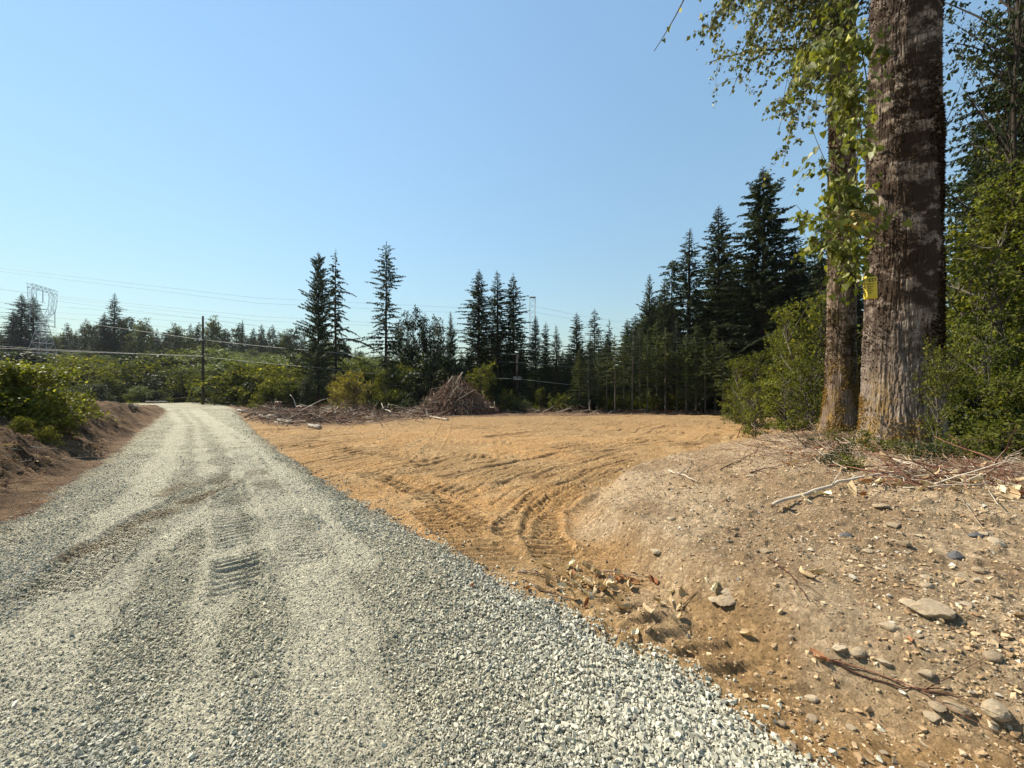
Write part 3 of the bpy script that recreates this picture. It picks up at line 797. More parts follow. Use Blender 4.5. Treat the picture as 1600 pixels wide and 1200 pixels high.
# --- conifers one can tell apart
tree_px('cedar', 497, 393, 47, 'tall dark cedar with wispy sprays, left one of the close pair beyond the slash', .72, 'cedar_tree')
tree_px('hem_droop', 525, 389, 50, 'tall hemlock with drooping boughs, right one of the close pair beyond the slash', .85, 'hemlock_tree')
tree_px('hem_sparse', 603, 377, 46, 'tall thin hemlock standing alone, bare trunk below and sparse level branches above', 1.0, 'hemlock_tree')
tree_px('cedar_n', 705, 487, 48, 'short pointed cedar standing behind the left slope of the stick pile', 1.0, 'cedar_tree')
tree_px('fir_a', 748, 421, 44, 'tall dark fir directly behind the stick pile, leftmost of three', 1.35, 'fir_tree')
tree_px('fir_c', 777, 423, 46, 'tall dark fir, the middle one of the three behind the stick pile', 1.3, 'fir_tree')
tree_px('fir_b', 803, 427, 45, 'tall dark fir, rightmost of the three behind the stick pile', 1.1, 'fir_tree')
tree_px('fir_a', 837, 492, 44, 'short dark fir just under the distant lattice tower', .95, 'fir_tree')
tree_px('fir_b', 853, 502, 41, 'dark fir, left one of two low pointed tops right of the far tower', .8, 'fir_tree')
tree_px('fir_c', 869, 508, 40, 'dark fir, right one of two low pointed tops right of the far tower', 1.1, 'fir_tree')
tree_px('fir_b', 901, 487, 42, 'broad dark fir standing alone at the middle dip of the tree line', 1.0, 'fir_tree')
tree_px('hem_sparse', 929, 481, 43, 'thin hemlock with a crooked top right of the dip in the tree line', 1.0, 'hemlock_tree')
tree_px('hem_droop', 952, 497, 42, 'small drooping hemlock left of the cluster of tall cedars', .8, 'hemlock_tree')
tree_px('cedar_n', 1013, 429, 40, 'tall pale green cedar with feathery sprays at the left of the tall group', 1.15, 'cedar_tree')
tree_px('cedar_n', 1037, 433, 42, 'tall cedar just left of the ball topped snag', 1.2, 'cedar_tree')
tree_px('fir_c', 1077, 358, 41, 'tall pale tipped fir right of the ball topped snag', 1.35, 'fir_tree')
tree_px('fir_a', 1123, 322, 38, 'tall narrow fir, left neighbour of the tallest fir', 1.25, 'fir_tree')
tree_px('fir_big', 1191, 261, 35, 'tallest fir with broad dark layered boughs left of the big trunks', 1.35, 'fir_tree')
tree_px('fir_b', 1242, 362, 34, 'dark fir between the tallest fir and the narrower big trunk', 1.2, 'fir_tree')
tree_px('hem_droop', 1283, 330, 30, 'dark drooping hemlock seen behind the narrower big trunk', 1.0, 'hemlock_tree')
# snag with a clump of twigs on top
def snag():
    x = (1050 - 800) / 600 * 39; z = hz(x, 39, False); h = EYE + (600 - 413) / 600 * 39 - z
    tm, cm, H = conifer(16, h, 1.0, .35, .5, 4, .45, .1, dens=1.2, hang=.5, profile=.15, wvar=.4)
    o = empty('snag_tree', (x, 39, z)); tag(o, 'narrow dead topped tree with a round ball of twigs at its tip', 'tree')
    link('trunk', tm, o); link('crown', cm, o)
    g = np.random.default_rng(3); n = 260
    d = nrm3(g.normal(0, 1, (n, 3))); p = d * g.uniform(.1, .42, (n, 1)) + np.array([.1, 0, h - .1])
    link('witches_broom', leaves_mesh('ball', p, d + g.normal(0, .5, (n, 3)), g.normal(0, 1, (n, 3)), .22, .09, M['needle']), o)
snag()
# --- front row of slim hemlocks with bare lower trunks
g_ = random.Random(5)
row = [(905, 545, 37), (920, 560, 36), (934, 548, 38), (948, 535, 37), (961, 522, 36), (975, 516, 38), (988, 505, 36), (1000, 512, 37), (1012, 520, 35), (1026, 500, 37), (1040, 510, 35), (1058, 496, 36), (1072, 520, 34), (1088, 505, 35), (1102, 525, 33), (1118, 510, 35), (1130, 530, 32)]
for i, (px_q, top, Y) in enumerate(row):
    kd = g_.choice(['hem_young', 'hem_young_b', 'hem_bare', 'hem_bare_b', 'hem_young'])
    tree_px(kd, px_q, top, Y, 'slim hemlock with a bare lower trunk in the front row along the field edge', g_.uniform(.8, 1.15), 'hemlock_tree', group='slim hemlocks along the far field edge')
# --- dark forest behind
for i in range(120):
    Y = g_.uniform(43, 74); px_q = g_.uniform(690, 1330)
    top = np.interp(px_q, [690, 760, 830, 870, 900, 960, 1000, 1060, 1150, 1330], [560, 515, 520, 528, 530, 508, 472, 448, 415, 390]) + g_.uniform(-5, 48)
    kd = g_.choice(['fir_a', 'fir_b', 'fir_c', 'hem_bare', 'cedar_n', 'hem_droop'])
    tree_px(kd, px_q, top, Y, 'dark conifer standing deep in the forest behind the field', g_.uniform(1.15, 1.7), 'conifer_tree', group='dark conifers deep in the forest')
for i in range(26):
    Y = g_.uniform(14, 34); X = g_.uniform(1.24, 1.8) * Y
    if X < 13: continue
    kd = g_.choice(['fir_a', 'fir_b', 'fir_big', 'hem_droop'])
    plant(kd, 'conifer_tree', X, Y, g_.uniform(11, 19), 'dark conifer behind the leafy trees right of the big trunk', 'tree', 'dark conifers right of the big trunk', 1.1)
# --- broadleaf trees in the middle
tree_px('alder', 655, 485, 44, 'spindly dark alder with thin upright branches between the lone hemlock and the short cedar', 1.0, 'alder_tree')
tree_px('alder', 682, 498, 46, 'small dark alder right of the spindly alder and left of the short cedar', .9, 'alder_tree')
tree_px('alder', 628, 492, 47, 'ragged dark alder touching the right side of the lone hemlock', .7, 'alder_tree')
tree_px('sap', 757, 566, 37, 'light green sapling tree at the right shoulder of the stick pile', 1.3, 'sapling_tree')
tree_px('sap', 788, 607, 37, 'small leafy sapling just right of the stick pile foot', 1.1, 'sapling_tree')
tree_px('shrub_y', 553, 583, 38, 'yellowing upright shrub below the close pair of tall trees', 1.1, 'shrub', 'shrub')
tree_px('shrub_y', 528, 597, 40, 'smaller yellowing shrub left of the large yellowing one', .8, 'shrub', 'shrub')
for i, (px_q, top, Y, kd) in enumerate([(596, 575, 40, 'sap'), (640, 570, 41, 'sap'), (668, 560, 42, 'shrub_d'), (618, 560, 43, 'alder'), (690, 580, 41, 'shrub_d'), (722, 590, 40, 'shrub_a'), (480, 585, 44, 'alder'), (510, 560, 52, 'alder'), (540, 565, 54, 'round_far_b'), (580, 570, 52, 'round_far_b'), (640, 560, 56, 'round_far'), (700, 560, 56, 'round_far'), (470, 555, 56, 'round_far'), (842, 605, 38, 'sap'), (820, 625, 37, 'shrub_w'), (870, 622, 37, 'sap'), (650, 600, 39, 'shrub_d'), (612, 610, 39, 'shrub_b')]):
    tree_px(kd, px_q, top, Y, 'leafy understory tree at the back of the slash strip', 1.1, 'understory_tree', 'tree', group='understory trees behind the slash strip')
# --- leafy thicket left of the big trunks
lst = [(1165, 548, 17, 'maple', 'leafy maple sapling at the left end of the thicket beside the big trunks', .75),
       (1222, 500, 19, 'tall_leaf_b', 'taller leafy tree rising from the middle of the thicket left of the big trunks', .8),
       (1256, 455, 15, 'maple', 'tall leafy maple sapling just left of the narrower big trunk', .75),
       (1225, 568, 13.5, 'maple_b', 'bright low maple at the front of the thicket', 1.0),
       (1180, 590, 15, 'maple_b', 'pale green low maple at the front left of the thicket', .7),
       (1265, 560, 12.5, 'maple', 'dense maple bush touching the narrower big trunk', .8),
       (1172, 562, 20, 'maple', 'small maple behind the left end of the thicket', 1.0),
       (1290, 500, 16, 'tall_leaf_b', 'leafy tree behind the narrower big trunk', .8),
       (1150, 600, 22, 'maple_b', 'low sunlit maple nearest the far field edge', 1.0)]
for px_q, top, Y, kd, lb, wf in lst: tree_px(kd, px_q, top, Y, lb, wf, 'maple_tree' if 'maple' in lb else 'leafy_tree')
# --- leafy wood right of the big trunk
def tr(kd, nm, x, y, h, lb, wf=1.0): plant(kd, nm, x, y, h, lb, 'tree' if 'tree' in nm else 'shrub', None, wf)
tr('tall_leaf', 'leafy_tree', 16.2, 11.6, 21.0, 'tall dark leafy tree filling the upper right corner', .74)
tr('tall_leaf', 'leafy_tree', 14.9, 11.3, 17.5, 'slender leafy tree nearest the right side of the thickest trunk', .45)
tr('tall_leaf', 'leafy_tree', 19.6, 11.0, 15.0, 'tall dark leafy tree at the right border of the photo', 1.0)
tr('tall_leaf', 'leafy_tree', 21.5, 14.6, 17.0, 'tall dark leafy tree farther back behind the upper right crown', 1.0)
tr('tall_leaf_b', 'leafy_tree', 14.2, 10.6, 7.4, 'mid height leafy tree just right of the big trunk', .8)
tr('tall_leaf_b', 'leafy_tree', 15.6, 10.4, 8.4, 'mid height leafy tree at the right border', .9)
tr('maple', 'maple_tree', 11.9, 8.9, 4.2, 'sunlit maple close behind the right side of the big trunk', .8)
tr('maple_b', 'maple_tree', 12.4, 8.9, 4.0, 'bright green maple at eye level by the right border', .9)
tr('maple_b', 'maple_tree', 10.3, 8.3, 2.6, 'low bright maple beside the base of the big trunk', .7)
tr('maple', 'maple_tree', 13.6, 11.5, 6.0, 'maple behind the bright green one on the right', .9)
for x, y, h, kd in [(9.9, 7.4, 1.3, 'shrub_b'), (10.8, 7.1, 1.2, 'shrub_b'), (9.6, 8.8, 1.6, 'shrub_b'), (11.4, 7.6, 1.5, 'shrub_b'), (12.2, 9.6, 2.0, 'shrub_b'), (10.4, 6.3, .8, 'shrub_b')]:
    plant(kd, 'shrub', x, y, h, 'low dark shrub in the undergrowth right of the big trunk', 'shrub', 'low shrubs right of the big trunk', .75)
# --- bush on the left bank
tree_px('bush_near', 42, 564, 10.4, 'large bright green bush on the left bank above the road', 1.05, 'bush', 'bush', rz=.4)
tree_px('bush_near', -40, 556, 9.8, 'bright green bush cut by the left border of the photo', 1.1, 'bush', 'bush', rz=2.2)
tree_px('bush_near', 2, 585, 11.8, 'darker bush behind the gap of the left bank bushes', 1.0, 'bush', 'bush', rz=4.0)
for i, (px_q, Y, h) in enumerate([(112, 12.6, .9), (128, 14.5, .8), (100, 11.0, .55), (75, 9.3, .45), (30, 8.9, .4)]):
    x = (px_q - 800) / 600 * Y
    plant('shrub_b', 'shrub', x, Y, h, 'low leafy shrub at the foot of the left bank bushes', 'shrub', 'low shrubs on the left bank', .7)
# --- shrubs of the clearing on the left
sh = [(335, 578, 60, 'shrub_b', 1.2), (300, 572, 64, 'shrub_a', 1.2), (262, 580, 66, 'shrub_d', 1.2), (228, 568, 70, 'shrub_b', 1.5), (190, 598, 64, 'shrub_d', 1.3), (160, 590, 60, 'shrub_a', 1.2), (205, 610, 62, 'shrub_d', 1.0), (240, 612, 62, 'shrub_d', 1.0), (285, 605, 63, 'shrub_a', 1.0),
      (360, 562, 58, 'shrub_w', 1.4), (385, 570, 54, 'shrub_b', 1.3), (410, 568, 56, 'shrub_a', 1.3), (440, 575, 52, 'shrub_b', 1.3), (430, 592, 47, 'shrub_b', 1.1), (400, 598, 50, 'shrub_d', 1.1), (370, 600, 53, 'shrub_d', 1.1), (350, 596, 56, 'shrub_d', 1.0), (460, 590, 46, 'shrub_a', 1.0), (388, 612, 48, 'shrub_b', .8), (418, 610, 46, 'shrub_w', .8), (450, 605, 45, 'shrub_a', .8), (140, 600, 52, 'shrub_d', 1.0), (300, 545, 86, 'shrub_a', 1.6), (340, 548, 80, 'shrub_w', 1.6), (270, 556, 88, 'shrub_d', 1.5), (120, 560, 80, 'shrub_b', 1.6), (180, 560, 92, 'shrub_a', 1.6), (480, 560, 62, 'shrub_w', 1.4), (505, 575, 60, 'shrub_w', 1.4), (455, 556, 66, 'shrub_w', 1.4), (560, 560, 62, 'shrub_w', 1.5), (600, 560, 66, 'shrub_w', 1.5), (427, 560, 68, 'shrub_w', 1.5), (240, 560, 80, 'shrub_d', 1.3), (322, 600, 60, 'shrub_b', .9), (60, 556, 84, 'shrub_a', 1.6), (20, 552, 80, 'shrub_d', 1.6)]
for px_q, top, Y, kd, wf in sh:
    tree_px(kd, px_q, top, Y, 'rounded green shrub in the overgrown clearing beyond the road', wf, 'shrub', 'shrub', group='shrubs in the clearing beyond the road')
# --- far tree line, individually placed tops
tree_px('fir_b', 33, 458, 140, 'broad dark fir left of the large lattice tower, left one of the pair', 1.35, 'fir_tree')
tree_px('fir_b', 51, 461, 144, 'broad dark fir overlapping the large lattice tower, right one of the pair', 1.35, 'fir_tree')
tree_px('fir_b', 20, 484, 138, 'shorter fir at the left side of the fir pair by the lattice tower', 1.4, 'fir_tree')
tree_px('fir_c', 179, 458, 130, 'pointed fir standing above the far tree line left of the wooden pole', 1.2, 'fir_tree')
tree_px('fir_b', 164, 488, 128, 'shorter fir at the left side of the pointed one in the far tree line', 1.3, 'fir_tree')
tree_px('fir_c', 379, 499, 190, 'lone thin conifer top rising over the tree line right of the wooden pole', .8, 'fir_tree')
tl = random.Random(9)
for i in range(74):
    px_q = -30 + i * 8.2 + tl.uniform(-4, 4)
    top = np.interp(px_q, [-30, 60, 120, 180, 250, 330, 420, 480, 560, 600], [512, 515, 505, 500, 508, 503, 512, 524, 540, 545]) + tl.uniform(-7, 16)
    Y = tl.uniform(140, 185)
    kd = tl.choice(['far_fir', 'far_fir_b', 'far_fir', 'round_far', 'round_far_b'])
    tree_px(kd, px_q, top, Y, 'dark tree of the far tree line beyond the clearing', tl.uniform(.9, 1.3) if 'fir' in kd else .8, 'far_tree', group='trees of the far tree line')

# --- low scrub nobody could count
def merged_variant(kinds, key):
    col = bpy.data.collections.new(key)
    for k in kinds:
        tm, cm, H = V[k]
        bm = bmesh.new(); bm.from_mesh(cm)
        me = bpy.data.meshes.new('scrub_shape'); 
        # crown only, its own mesh with the attribute kept
        bm.to_mesh(me); bm.free(); me.materials.append(cm.materials[0])
        col.objects.link(bpy.data.objects.new('scrub_shape', me))
    return col
scv = merged_variant(['shrub_a', 'shrub_d', 'shrub_b', 'shrub_w'], 'scrub_shapes')
n = 1500
yy = 60 * (175 / 60) ** rng.random(n); xx = rng.uniform(-1.5, .45, n) * yy
z_, mm = terrain(xx, yy, False)
okk = (mm['sdr'] < -2.5) & ~((yy < 64) & (xx > -33)); xx, yy, z_ = xx[okk], yy[okk], z_[okk]
s = rng.uniform(.35, .85, len(xx)) * (1 + .25 * (yy > 100))
gn_instances('scrub', np.stack([xx, yy, z_ - .1], -1), np.stack([s * 1.3, s * 1.3, s], -1), np.stack([0 * s, 0 * s, rng.uniform(0, 6.28, len(s))], -1), scv, 4, 'low green scrub covering the clearing up to the far trees', 'scrub')
fwv = merged_variant(['far_fir', 'far_fir_b', 'round_far'], 'far_wood_shapes')
n = 620
yy = rng.uniform(175, 300, n); xx = rng.uniform(-1.5, .9, n) * yy; z_, mm = terrain(xx, yy, False)
hs = np.interp(xx / yy, [-1.4, -.6, -.4, -.2, .5], [1.0, .95, .62, .55, .6])
s = rng.uniform(.65, 1.05, n) * hs
gn_instances('far_wood', np.stack([xx, yy, z_ - .3], -1), np.stack([s * 1.3, s * 1.3, s], -1), np.stack([0 * s, 0 * s, rng.uniform(0, 6.28, n)], -1), fwv, 3, 'distant wood that reads as one dark mass on the skyline', 'forest')
# forest floor greenery under the conifers
flv = merged_variant(['bramble', 'fern_low'], 'undergrowth_shapes')
n = 900
yy = rng.uniform(36.5, 60, n); xx = rng.uniform(-.35, 1.3, n) * yy; z_, mm = terrain(xx, yy, False)
s = rng.uniform(.8, 2.2, n)
gn_instances('undergrowth', np.stack([xx, yy, z_], -1), np.stack([s, s, s], -1), np.stack([0 * s, 0 * s, rng.uniform(0, 6.28, n)], -1), flv, 2, 'low leafy undergrowth between the forest trunks', 'undergrowth')
n = 420
yy = rng.uniform(5.2, 17, n); xx = yy * rng.uniform(.95, 1.6, n); ok2 = (xx > 9.3 + .25 * np.maximum(yy - 8, 0)) & (yy > 6.2) ; xx, yy = xx[ok2], yy[ok2]; z_, mm = terrain(xx, yy, False)
s = rng.uniform(.4, 1.0, len(xx))
gn_instances('ivy_undergrowth', np.stack([xx, yy, z_], -1), np.stack([s, s, s], -1), np.stack([0 * s, 0 * s, rng.uniform(0, 6.28, len(s))], -1), flv, 2, 'low leafy undergrowth around and behind the big trunk', 'undergrowth')

# ------------------------------------------------------------------ the two big cottonwoods
def bark_material(name, light, dark, moss, mossy=.5, seed=0):
    m, t, ns, ls = nodes(name)
    tc = N(ns, "ShaderNodeTexCoord")
    mp = N(ns, "ShaderNodeMapping"); mp.inputs['Scale'].default_value = (1, 1, .3); mp.inputs['Location'].default_value = (seed, seed * 2, 0)
    ls.new(tc.outputs['Object'], mp.inputs[0])
    mo = N(ns, "ShaderNodeMapping"); mo.inputs['Scale'].default_value = (1, 1, 1.5); mo.inputs['Location'].default_value = (seed * 3, 1, seed); ls.new(tc.outputs['Object'], mo.inputs[0])
    at = N(ns, "ShaderNodeAttribute", attribute_name='relief')
    n1 = N(ns, "ShaderNodeTexNoise", i_Scale=16.0, i_Detail=8.0, i_Roughness=.7); ls.new(mp.outputs[0], n1.inputs['Vector'])
    n2 = N(ns, "ShaderNodeTexNoise", i_Scale=2.6, i_Detail=8.0, i_Roughness=.74); ls.new(mo.outputs[0], n2.inputs['Vector'])
    n3 = N(ns, "ShaderNodeTexNoise", i_Scale=5.5, i_Detail=6.0, i_Roughness=.75); ls.new(tc.outputs['Object'], n3.inputs['Vector'])
    r1 = ramp(ns, [(.2, dark), (.5, tuple((a + b) / 2 for a, b in zip(light, dark))), (.85, light)])
    ad = N(ns, "ShaderNodeMath", operation='MULTIPLY_ADD'); ls.new(n1.outputs['Fac'], ad.inputs[0]); ad.inputs[1].default_value = .9; 
    sb = N(ns, "ShaderNodeMath", operation='MULTIPLY_ADD'); ls.new(at.outputs['Fac'], sb.inputs[0]); sb.inputs[1].default_value = .75; sb.inputs[2].default_value = -.3
    ls.new(sb.outputs[0], ad.inputs[2]); ls.new(ad.outputs[0], r1.inputs[0])
    rm = ramp(ns, [(.5 - mossy * .13, (0, 0, 0)), (.6 - mossy * .13, (1, 1, 1))]); ls.new(n2.outputs['Fac'], rm.inputs[0])
    sepz = N(ns, "ShaderNodeSeparateXYZ"); ls.new(tc.outputs['Object'], sepz.inputs[0])
    rz_ = N(ns, "ShaderNodeMapRange"); rz_.inputs['From Min'].default_value = .2; rz_.inputs['From Max'].default_value = 2.6; ls.new(sepz.outputs['Z'], rz_.inputs[0])
    mm_ = N(ns, "ShaderNodeMath", operation='MULTIPLY'); ls.new(rm.outputs[0], mm_.inputs[0]); ls.new(rz_.outputs[0], mm_.inputs[1])
    c = mix(ns, ls, mm_.outputs[0], r1.outputs[0], moss)
    r3 = ramp(ns, [(.62, (0, 0, 0)), (.74, (1, 1, 1))]); ls.new(n3.outputs['Fac'], r3.inputs[0])
    l1 = N(ns, "ShaderNodeMath", operation='MULTIPLY'); ls.new(r3.outputs[0], l1.inputs[0]); l1.inputs[1].default_value = .55
    c = mix(ns, ls, l1.outputs[0], c, (.42, .37, .30))
    # golden moss on the root flare
    rz2 = N(ns, "ShaderNodeMapRange"); rz2.inputs['From Min'].default_value = 1.5; rz2.inputs['From Max'].default_value = .3; ls.new(sepz.outputs['Z'], rz2.inputs[0])
    n4 = N(ns, "ShaderNodeTexNoise", i_Scale=3.0, i_Detail=6.0, i_Roughness=.7); ls.new(tc.outputs['Object'], n4.inputs['Vector'])
    r4 = ramp(ns, [(.48, (0, 0, 0)), (.6, (1, 1, 1))]); ls.new(n4.outputs['Fac'], r4.inputs[0])
    m4 = N(ns, "ShaderNodeMath", operation='MULTIPLY'); ls.new(r4.outputs[0], m4.inputs[0]); ls.new(rz2.outputs[0], m4.inputs[1])
    c = mix(ns, ls, m4.outputs[0], c, (.26, .16, .045))
    p = N(ns, "ShaderNodeBsdfPrincipled"); p.inputs['Roughness'].default_value = .95; p.inputs['Specular IOR Level'].default_value = .1
    ls.new(c, p.inputs['Base Color'])
    b = N(ns, "ShaderNodeBump"); b.inputs['Strength'].default_value = .8; b.inputs['Distance'].default_value = .02; ls.new(n1.outputs['Fac'], b.inputs['Height'])
    b2 = N(ns, "ShaderNodeBump"); b2.inputs['Strength'].default_value = .8; b2.inputs['Distance'].default_value = .02
    n5 = N(ns, "ShaderNodeTexNoise", i_Scale=40.0, i_Detail=6.0, i_Roughness=.75); ls.new(tc.outputs['Object'], n5.inputs['Vector'])
    ls.new(n5.outputs['Fac'], b2.inputs['Height']); ls.new(b.outputs[0], b2.inputs['Normal'])
    ls.new(b2.outputs[0], p.inputs['Normal'])
    o = N(ns, "ShaderNodeOutputMaterial"); ls.new(p.outputs[0], o.inputs[0])
    return m
M['bark'] = bark_material('cottonwood bark', (.45, .36, .285), (.085, .058, .042), (.045, .030, .021), .75, 1.0)
M['bark2'] = bark_material('reddish cottonwood bark', (.32, .235, .17), (.08, .05, .034), (.05, .035, .015), .3, 4.0)
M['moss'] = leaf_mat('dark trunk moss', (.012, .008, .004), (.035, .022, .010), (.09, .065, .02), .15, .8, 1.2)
M['moss_gold'] = leaf_mat('golden moss', (.12, .07, .02), (.28, .17, .05), (.36, .25, .08), .25, .8, 1.2)

def trunk_surface(th, z, r, H, seed, flare, lobes):
    """radius at an angle and height, with bark relief 0..1"""
    base = r * (1 - .016 * z)
    fl = flare * np.exp(-z / .55)
    lob = 1 + .45 * np.cos(th * lobes + seed) + .25 * np.cos(th * (lobes + 2) + 2 * seed)
    base = base + fl * np.maximum(lob, .15) * (1 + .0 * z)
    base = base * (1 + .03 * (vn(th * 1.6 + 10, z * .5, seed) - .5) * 2)
    # cyclic bark: mix two noises across the seam
    per = 2 * math.pi
    def cyc(fx, fz, sd):
        k = ss(per * .94, per, th)
        return vn(th * fx, z * fz, sd) * (1 - k) + vn((th - per) * fx, z * fz, sd) * k
    sw = (cyc(3, 1.1, seed + 5) - .5) * .9
    def cyc2(fx, fz, sd):
        k = ss(per * .94, per, th)
        return vn((th + sw * .12) * fx, z * fz, sd) * (1 - k) + vn((th - per + sw * .12) * fx, z * fz, sd) * k
    f1 = 1 - np.abs(cyc2(13 * r / .5, 2.0, seed + 1) * 2 - 1)
    f2 = 1 - np.abs(cyc2(27 * r / .5, 5.5, seed + 2) * 2 - 1)
    f3 = cyc2(60 * r / .5, 26, seed + 3)
    rel = f1 * .38 + f2 * .37 + f3 * .25
    lump = (cyc(5, 1.6, seed + 9) - .5) * .03
    return base - rel * .042 * r / .5 + lump, 1 - rel
def big_trunk(r, H, seed, flare, lobes, nth, nz, lean, mat):
    th = np.linspace(0, 2 * math.pi, nth, endpoint=False); z = np.linspace(-.3, H, nz)
    TH, Zg = np.meshgrid(th, z)
    rr, rel = trunk_surface(TH.ravel(), Zg.ravel(), r, H, seed, flare, lobes)
    x = rr * np.cos(TH.ravel()) + lean[0] * Zg.ravel(); y = rr * np.sin(TH.ravel()) + lean[1] * Zg.ravel()
    v = np.stack([x, y, Zg.ravel()], -1)
    i = np.arange(nz - 1)[:, None] * nth; j = np.arange(nth)[None, :]; j2 = (j + 1) % nth
    f = np.stack([i + j, i + j2, i + nth + j2, i + nth + j], -1).reshape(-1, 4)
    me = raw_mesh('trunk', v, f, None, [mat], None, True)
    a = me.attributes.new('relief', 'FLOAT', 'POINT'); a.data.foreach_set('value', rel.astype(np.float32))
    return me
def tufts(n, r, H, seed, flare, lobes, lean, dens, mat, size, zr=(0, 99), droop=.2):
    g = np.random.default_rng(seed)
    th = g.uniform(0, 2 * math.pi, n * 4); z = g.uniform(max(0, zr[0]), min(H, zr[1]), n * 4)
    k = dens(th, z) > g.random(n * 4); th, z = th[k][:n], z[k][:n]
    rr, rel = trunk_surface(th, z, r, H, seed0[0], flare, lobes)
    nr = np.stack([np.cos(th), np.sin(th), 0 * th], -1)
    p = nr * (rr[:, None] - .004) + np.stack([lean[0] * z, lean[1] * z, z], -1)
    ax = nr + g.normal(0, .55, (len(z), 3)); ax[:, 2] -= droop
    l = size * g.uniform(.5, 1.4, len(z))
    return leaves_mesh('moss', p, ax, g.normal(0, 1, (len(z), 3)), l, l * .5, M[mat], None, .1)

C1 = (7.05, 7.0); C2 = (8.82, 10.3)
z1 = hz(*C1) - .05; z2 = hz(*C2) - .05
lean1 = (.013, 0.0); lean2 = (.004, 0)
big1 = empty('cottonwood_tree', (C1[0], C1[1], z1)); tag(big1, 'thickest trunk in the foreground, furrowed grey bark with dark mossy patches and yellow signs', 'tree')
link('trunk', big_trunk(.55, 13, 3, .11, 5, 420, 1100, lean1, M['bark']), big1)
seed0 = [3]
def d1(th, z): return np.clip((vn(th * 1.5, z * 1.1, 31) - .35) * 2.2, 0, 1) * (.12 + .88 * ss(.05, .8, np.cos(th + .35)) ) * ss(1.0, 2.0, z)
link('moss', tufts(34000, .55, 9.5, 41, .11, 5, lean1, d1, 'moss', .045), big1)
def d1b(th, z): return np.clip((vn(th * 1.5, z * 2.5, 33) - .4) * 2.5, 0, 1) * (1 - ss(.5, 1.6, z)) * (.1 + .9 * ss(-.2, .8, np.cos(th - 3.6)))
link('golden_moss', tufts(9000, .55, 2.0, 42, .11, 5, lean1, d1b, 'moss_gold', .035), big1)
seed0 = [8]
big2 = empty('cottonwood_tree', (C2[0], C2[1], z2)); tag(big2, 'narrower reddish barked trunk standing behind and left of the thickest trunk', 'tree')
link('trunk', big_trunk(.34, 15, 8, .12, 4, 300, 900, lean2, M['bark2']), big2)
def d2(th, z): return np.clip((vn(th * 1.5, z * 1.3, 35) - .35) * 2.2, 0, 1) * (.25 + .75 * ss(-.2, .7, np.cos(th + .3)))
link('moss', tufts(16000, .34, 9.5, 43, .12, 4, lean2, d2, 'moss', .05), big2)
def d2b(th, z): return np.clip((vn(th * 1.8, z * 2.0, 37) - .3) * 2.5, 0, 1) * (1 - ss(.8, 2.2, z))
link('golden_moss', tufts(12000, .34, 2.6, 44, .12, 4, lean2, d2b, 'moss_gold', .045, droop=.5), big2)

# heart shaped leaves for the near shoots
def heart_leaves(name, pos, ax, nrm, size, mat, rnd, seed=1):
    g = np.random.default_rng(seed); n = len(pos)
    ax = nrm3(ax); s = nrm3(np.cross(ax, nrm)); nn = np.cross(s, ax)
    prof = np.array([(0, 0, 0), (.52, -.05, .10), (.50, .32, .13), (.26, .72, .06), (0, 1.05, -.12), (-.26, .72, .06), (-.50, .32, .13), (-.52, -.05, .10), (0, .38, -.02)])
    curl = g.uniform(.2, 1.7, n)[:, None]
    S = np.asarray(size)[:, None]
    v = np.empty((n, 9, 3))
    for i, (a, b, c_) in enumerate(prof):
        v[:, i] = pos + s * a * S * .82 + ax * (b + .12) * S + nn * c_ * S * curl
    k = np.arange(n)[:, None] * 9
    f = np.concatenate([k + np.array([[0, 1, 2, 8]]), k + np.array([[8, 2, 3, 4]]), k + np.array([[8, 4, 5, 6]]), k + np.array([[0, 8, 6, 7]])], 0)
    return raw_mesh(name, v.reshape(-1, 3), f, None, [mat], np.tile(rnd, 4), True)
def bez(a, b, c, n=10):
    t = np.linspace(0, 1, n)[:, None]
    return (1 - t) ** 2 * np.array(a) + 2 * t * (1 - t) * np.array(b) + t ** 2 * np.array(c)
def W1(px, py, Y): return np.array(P(px, py, Y))
def local(me_owner, o):   # the points are given in world space; the part keeps them there
    o.matrix_parent_inverse = Matrix.Translation(me_owner.location).inverted()
    return o
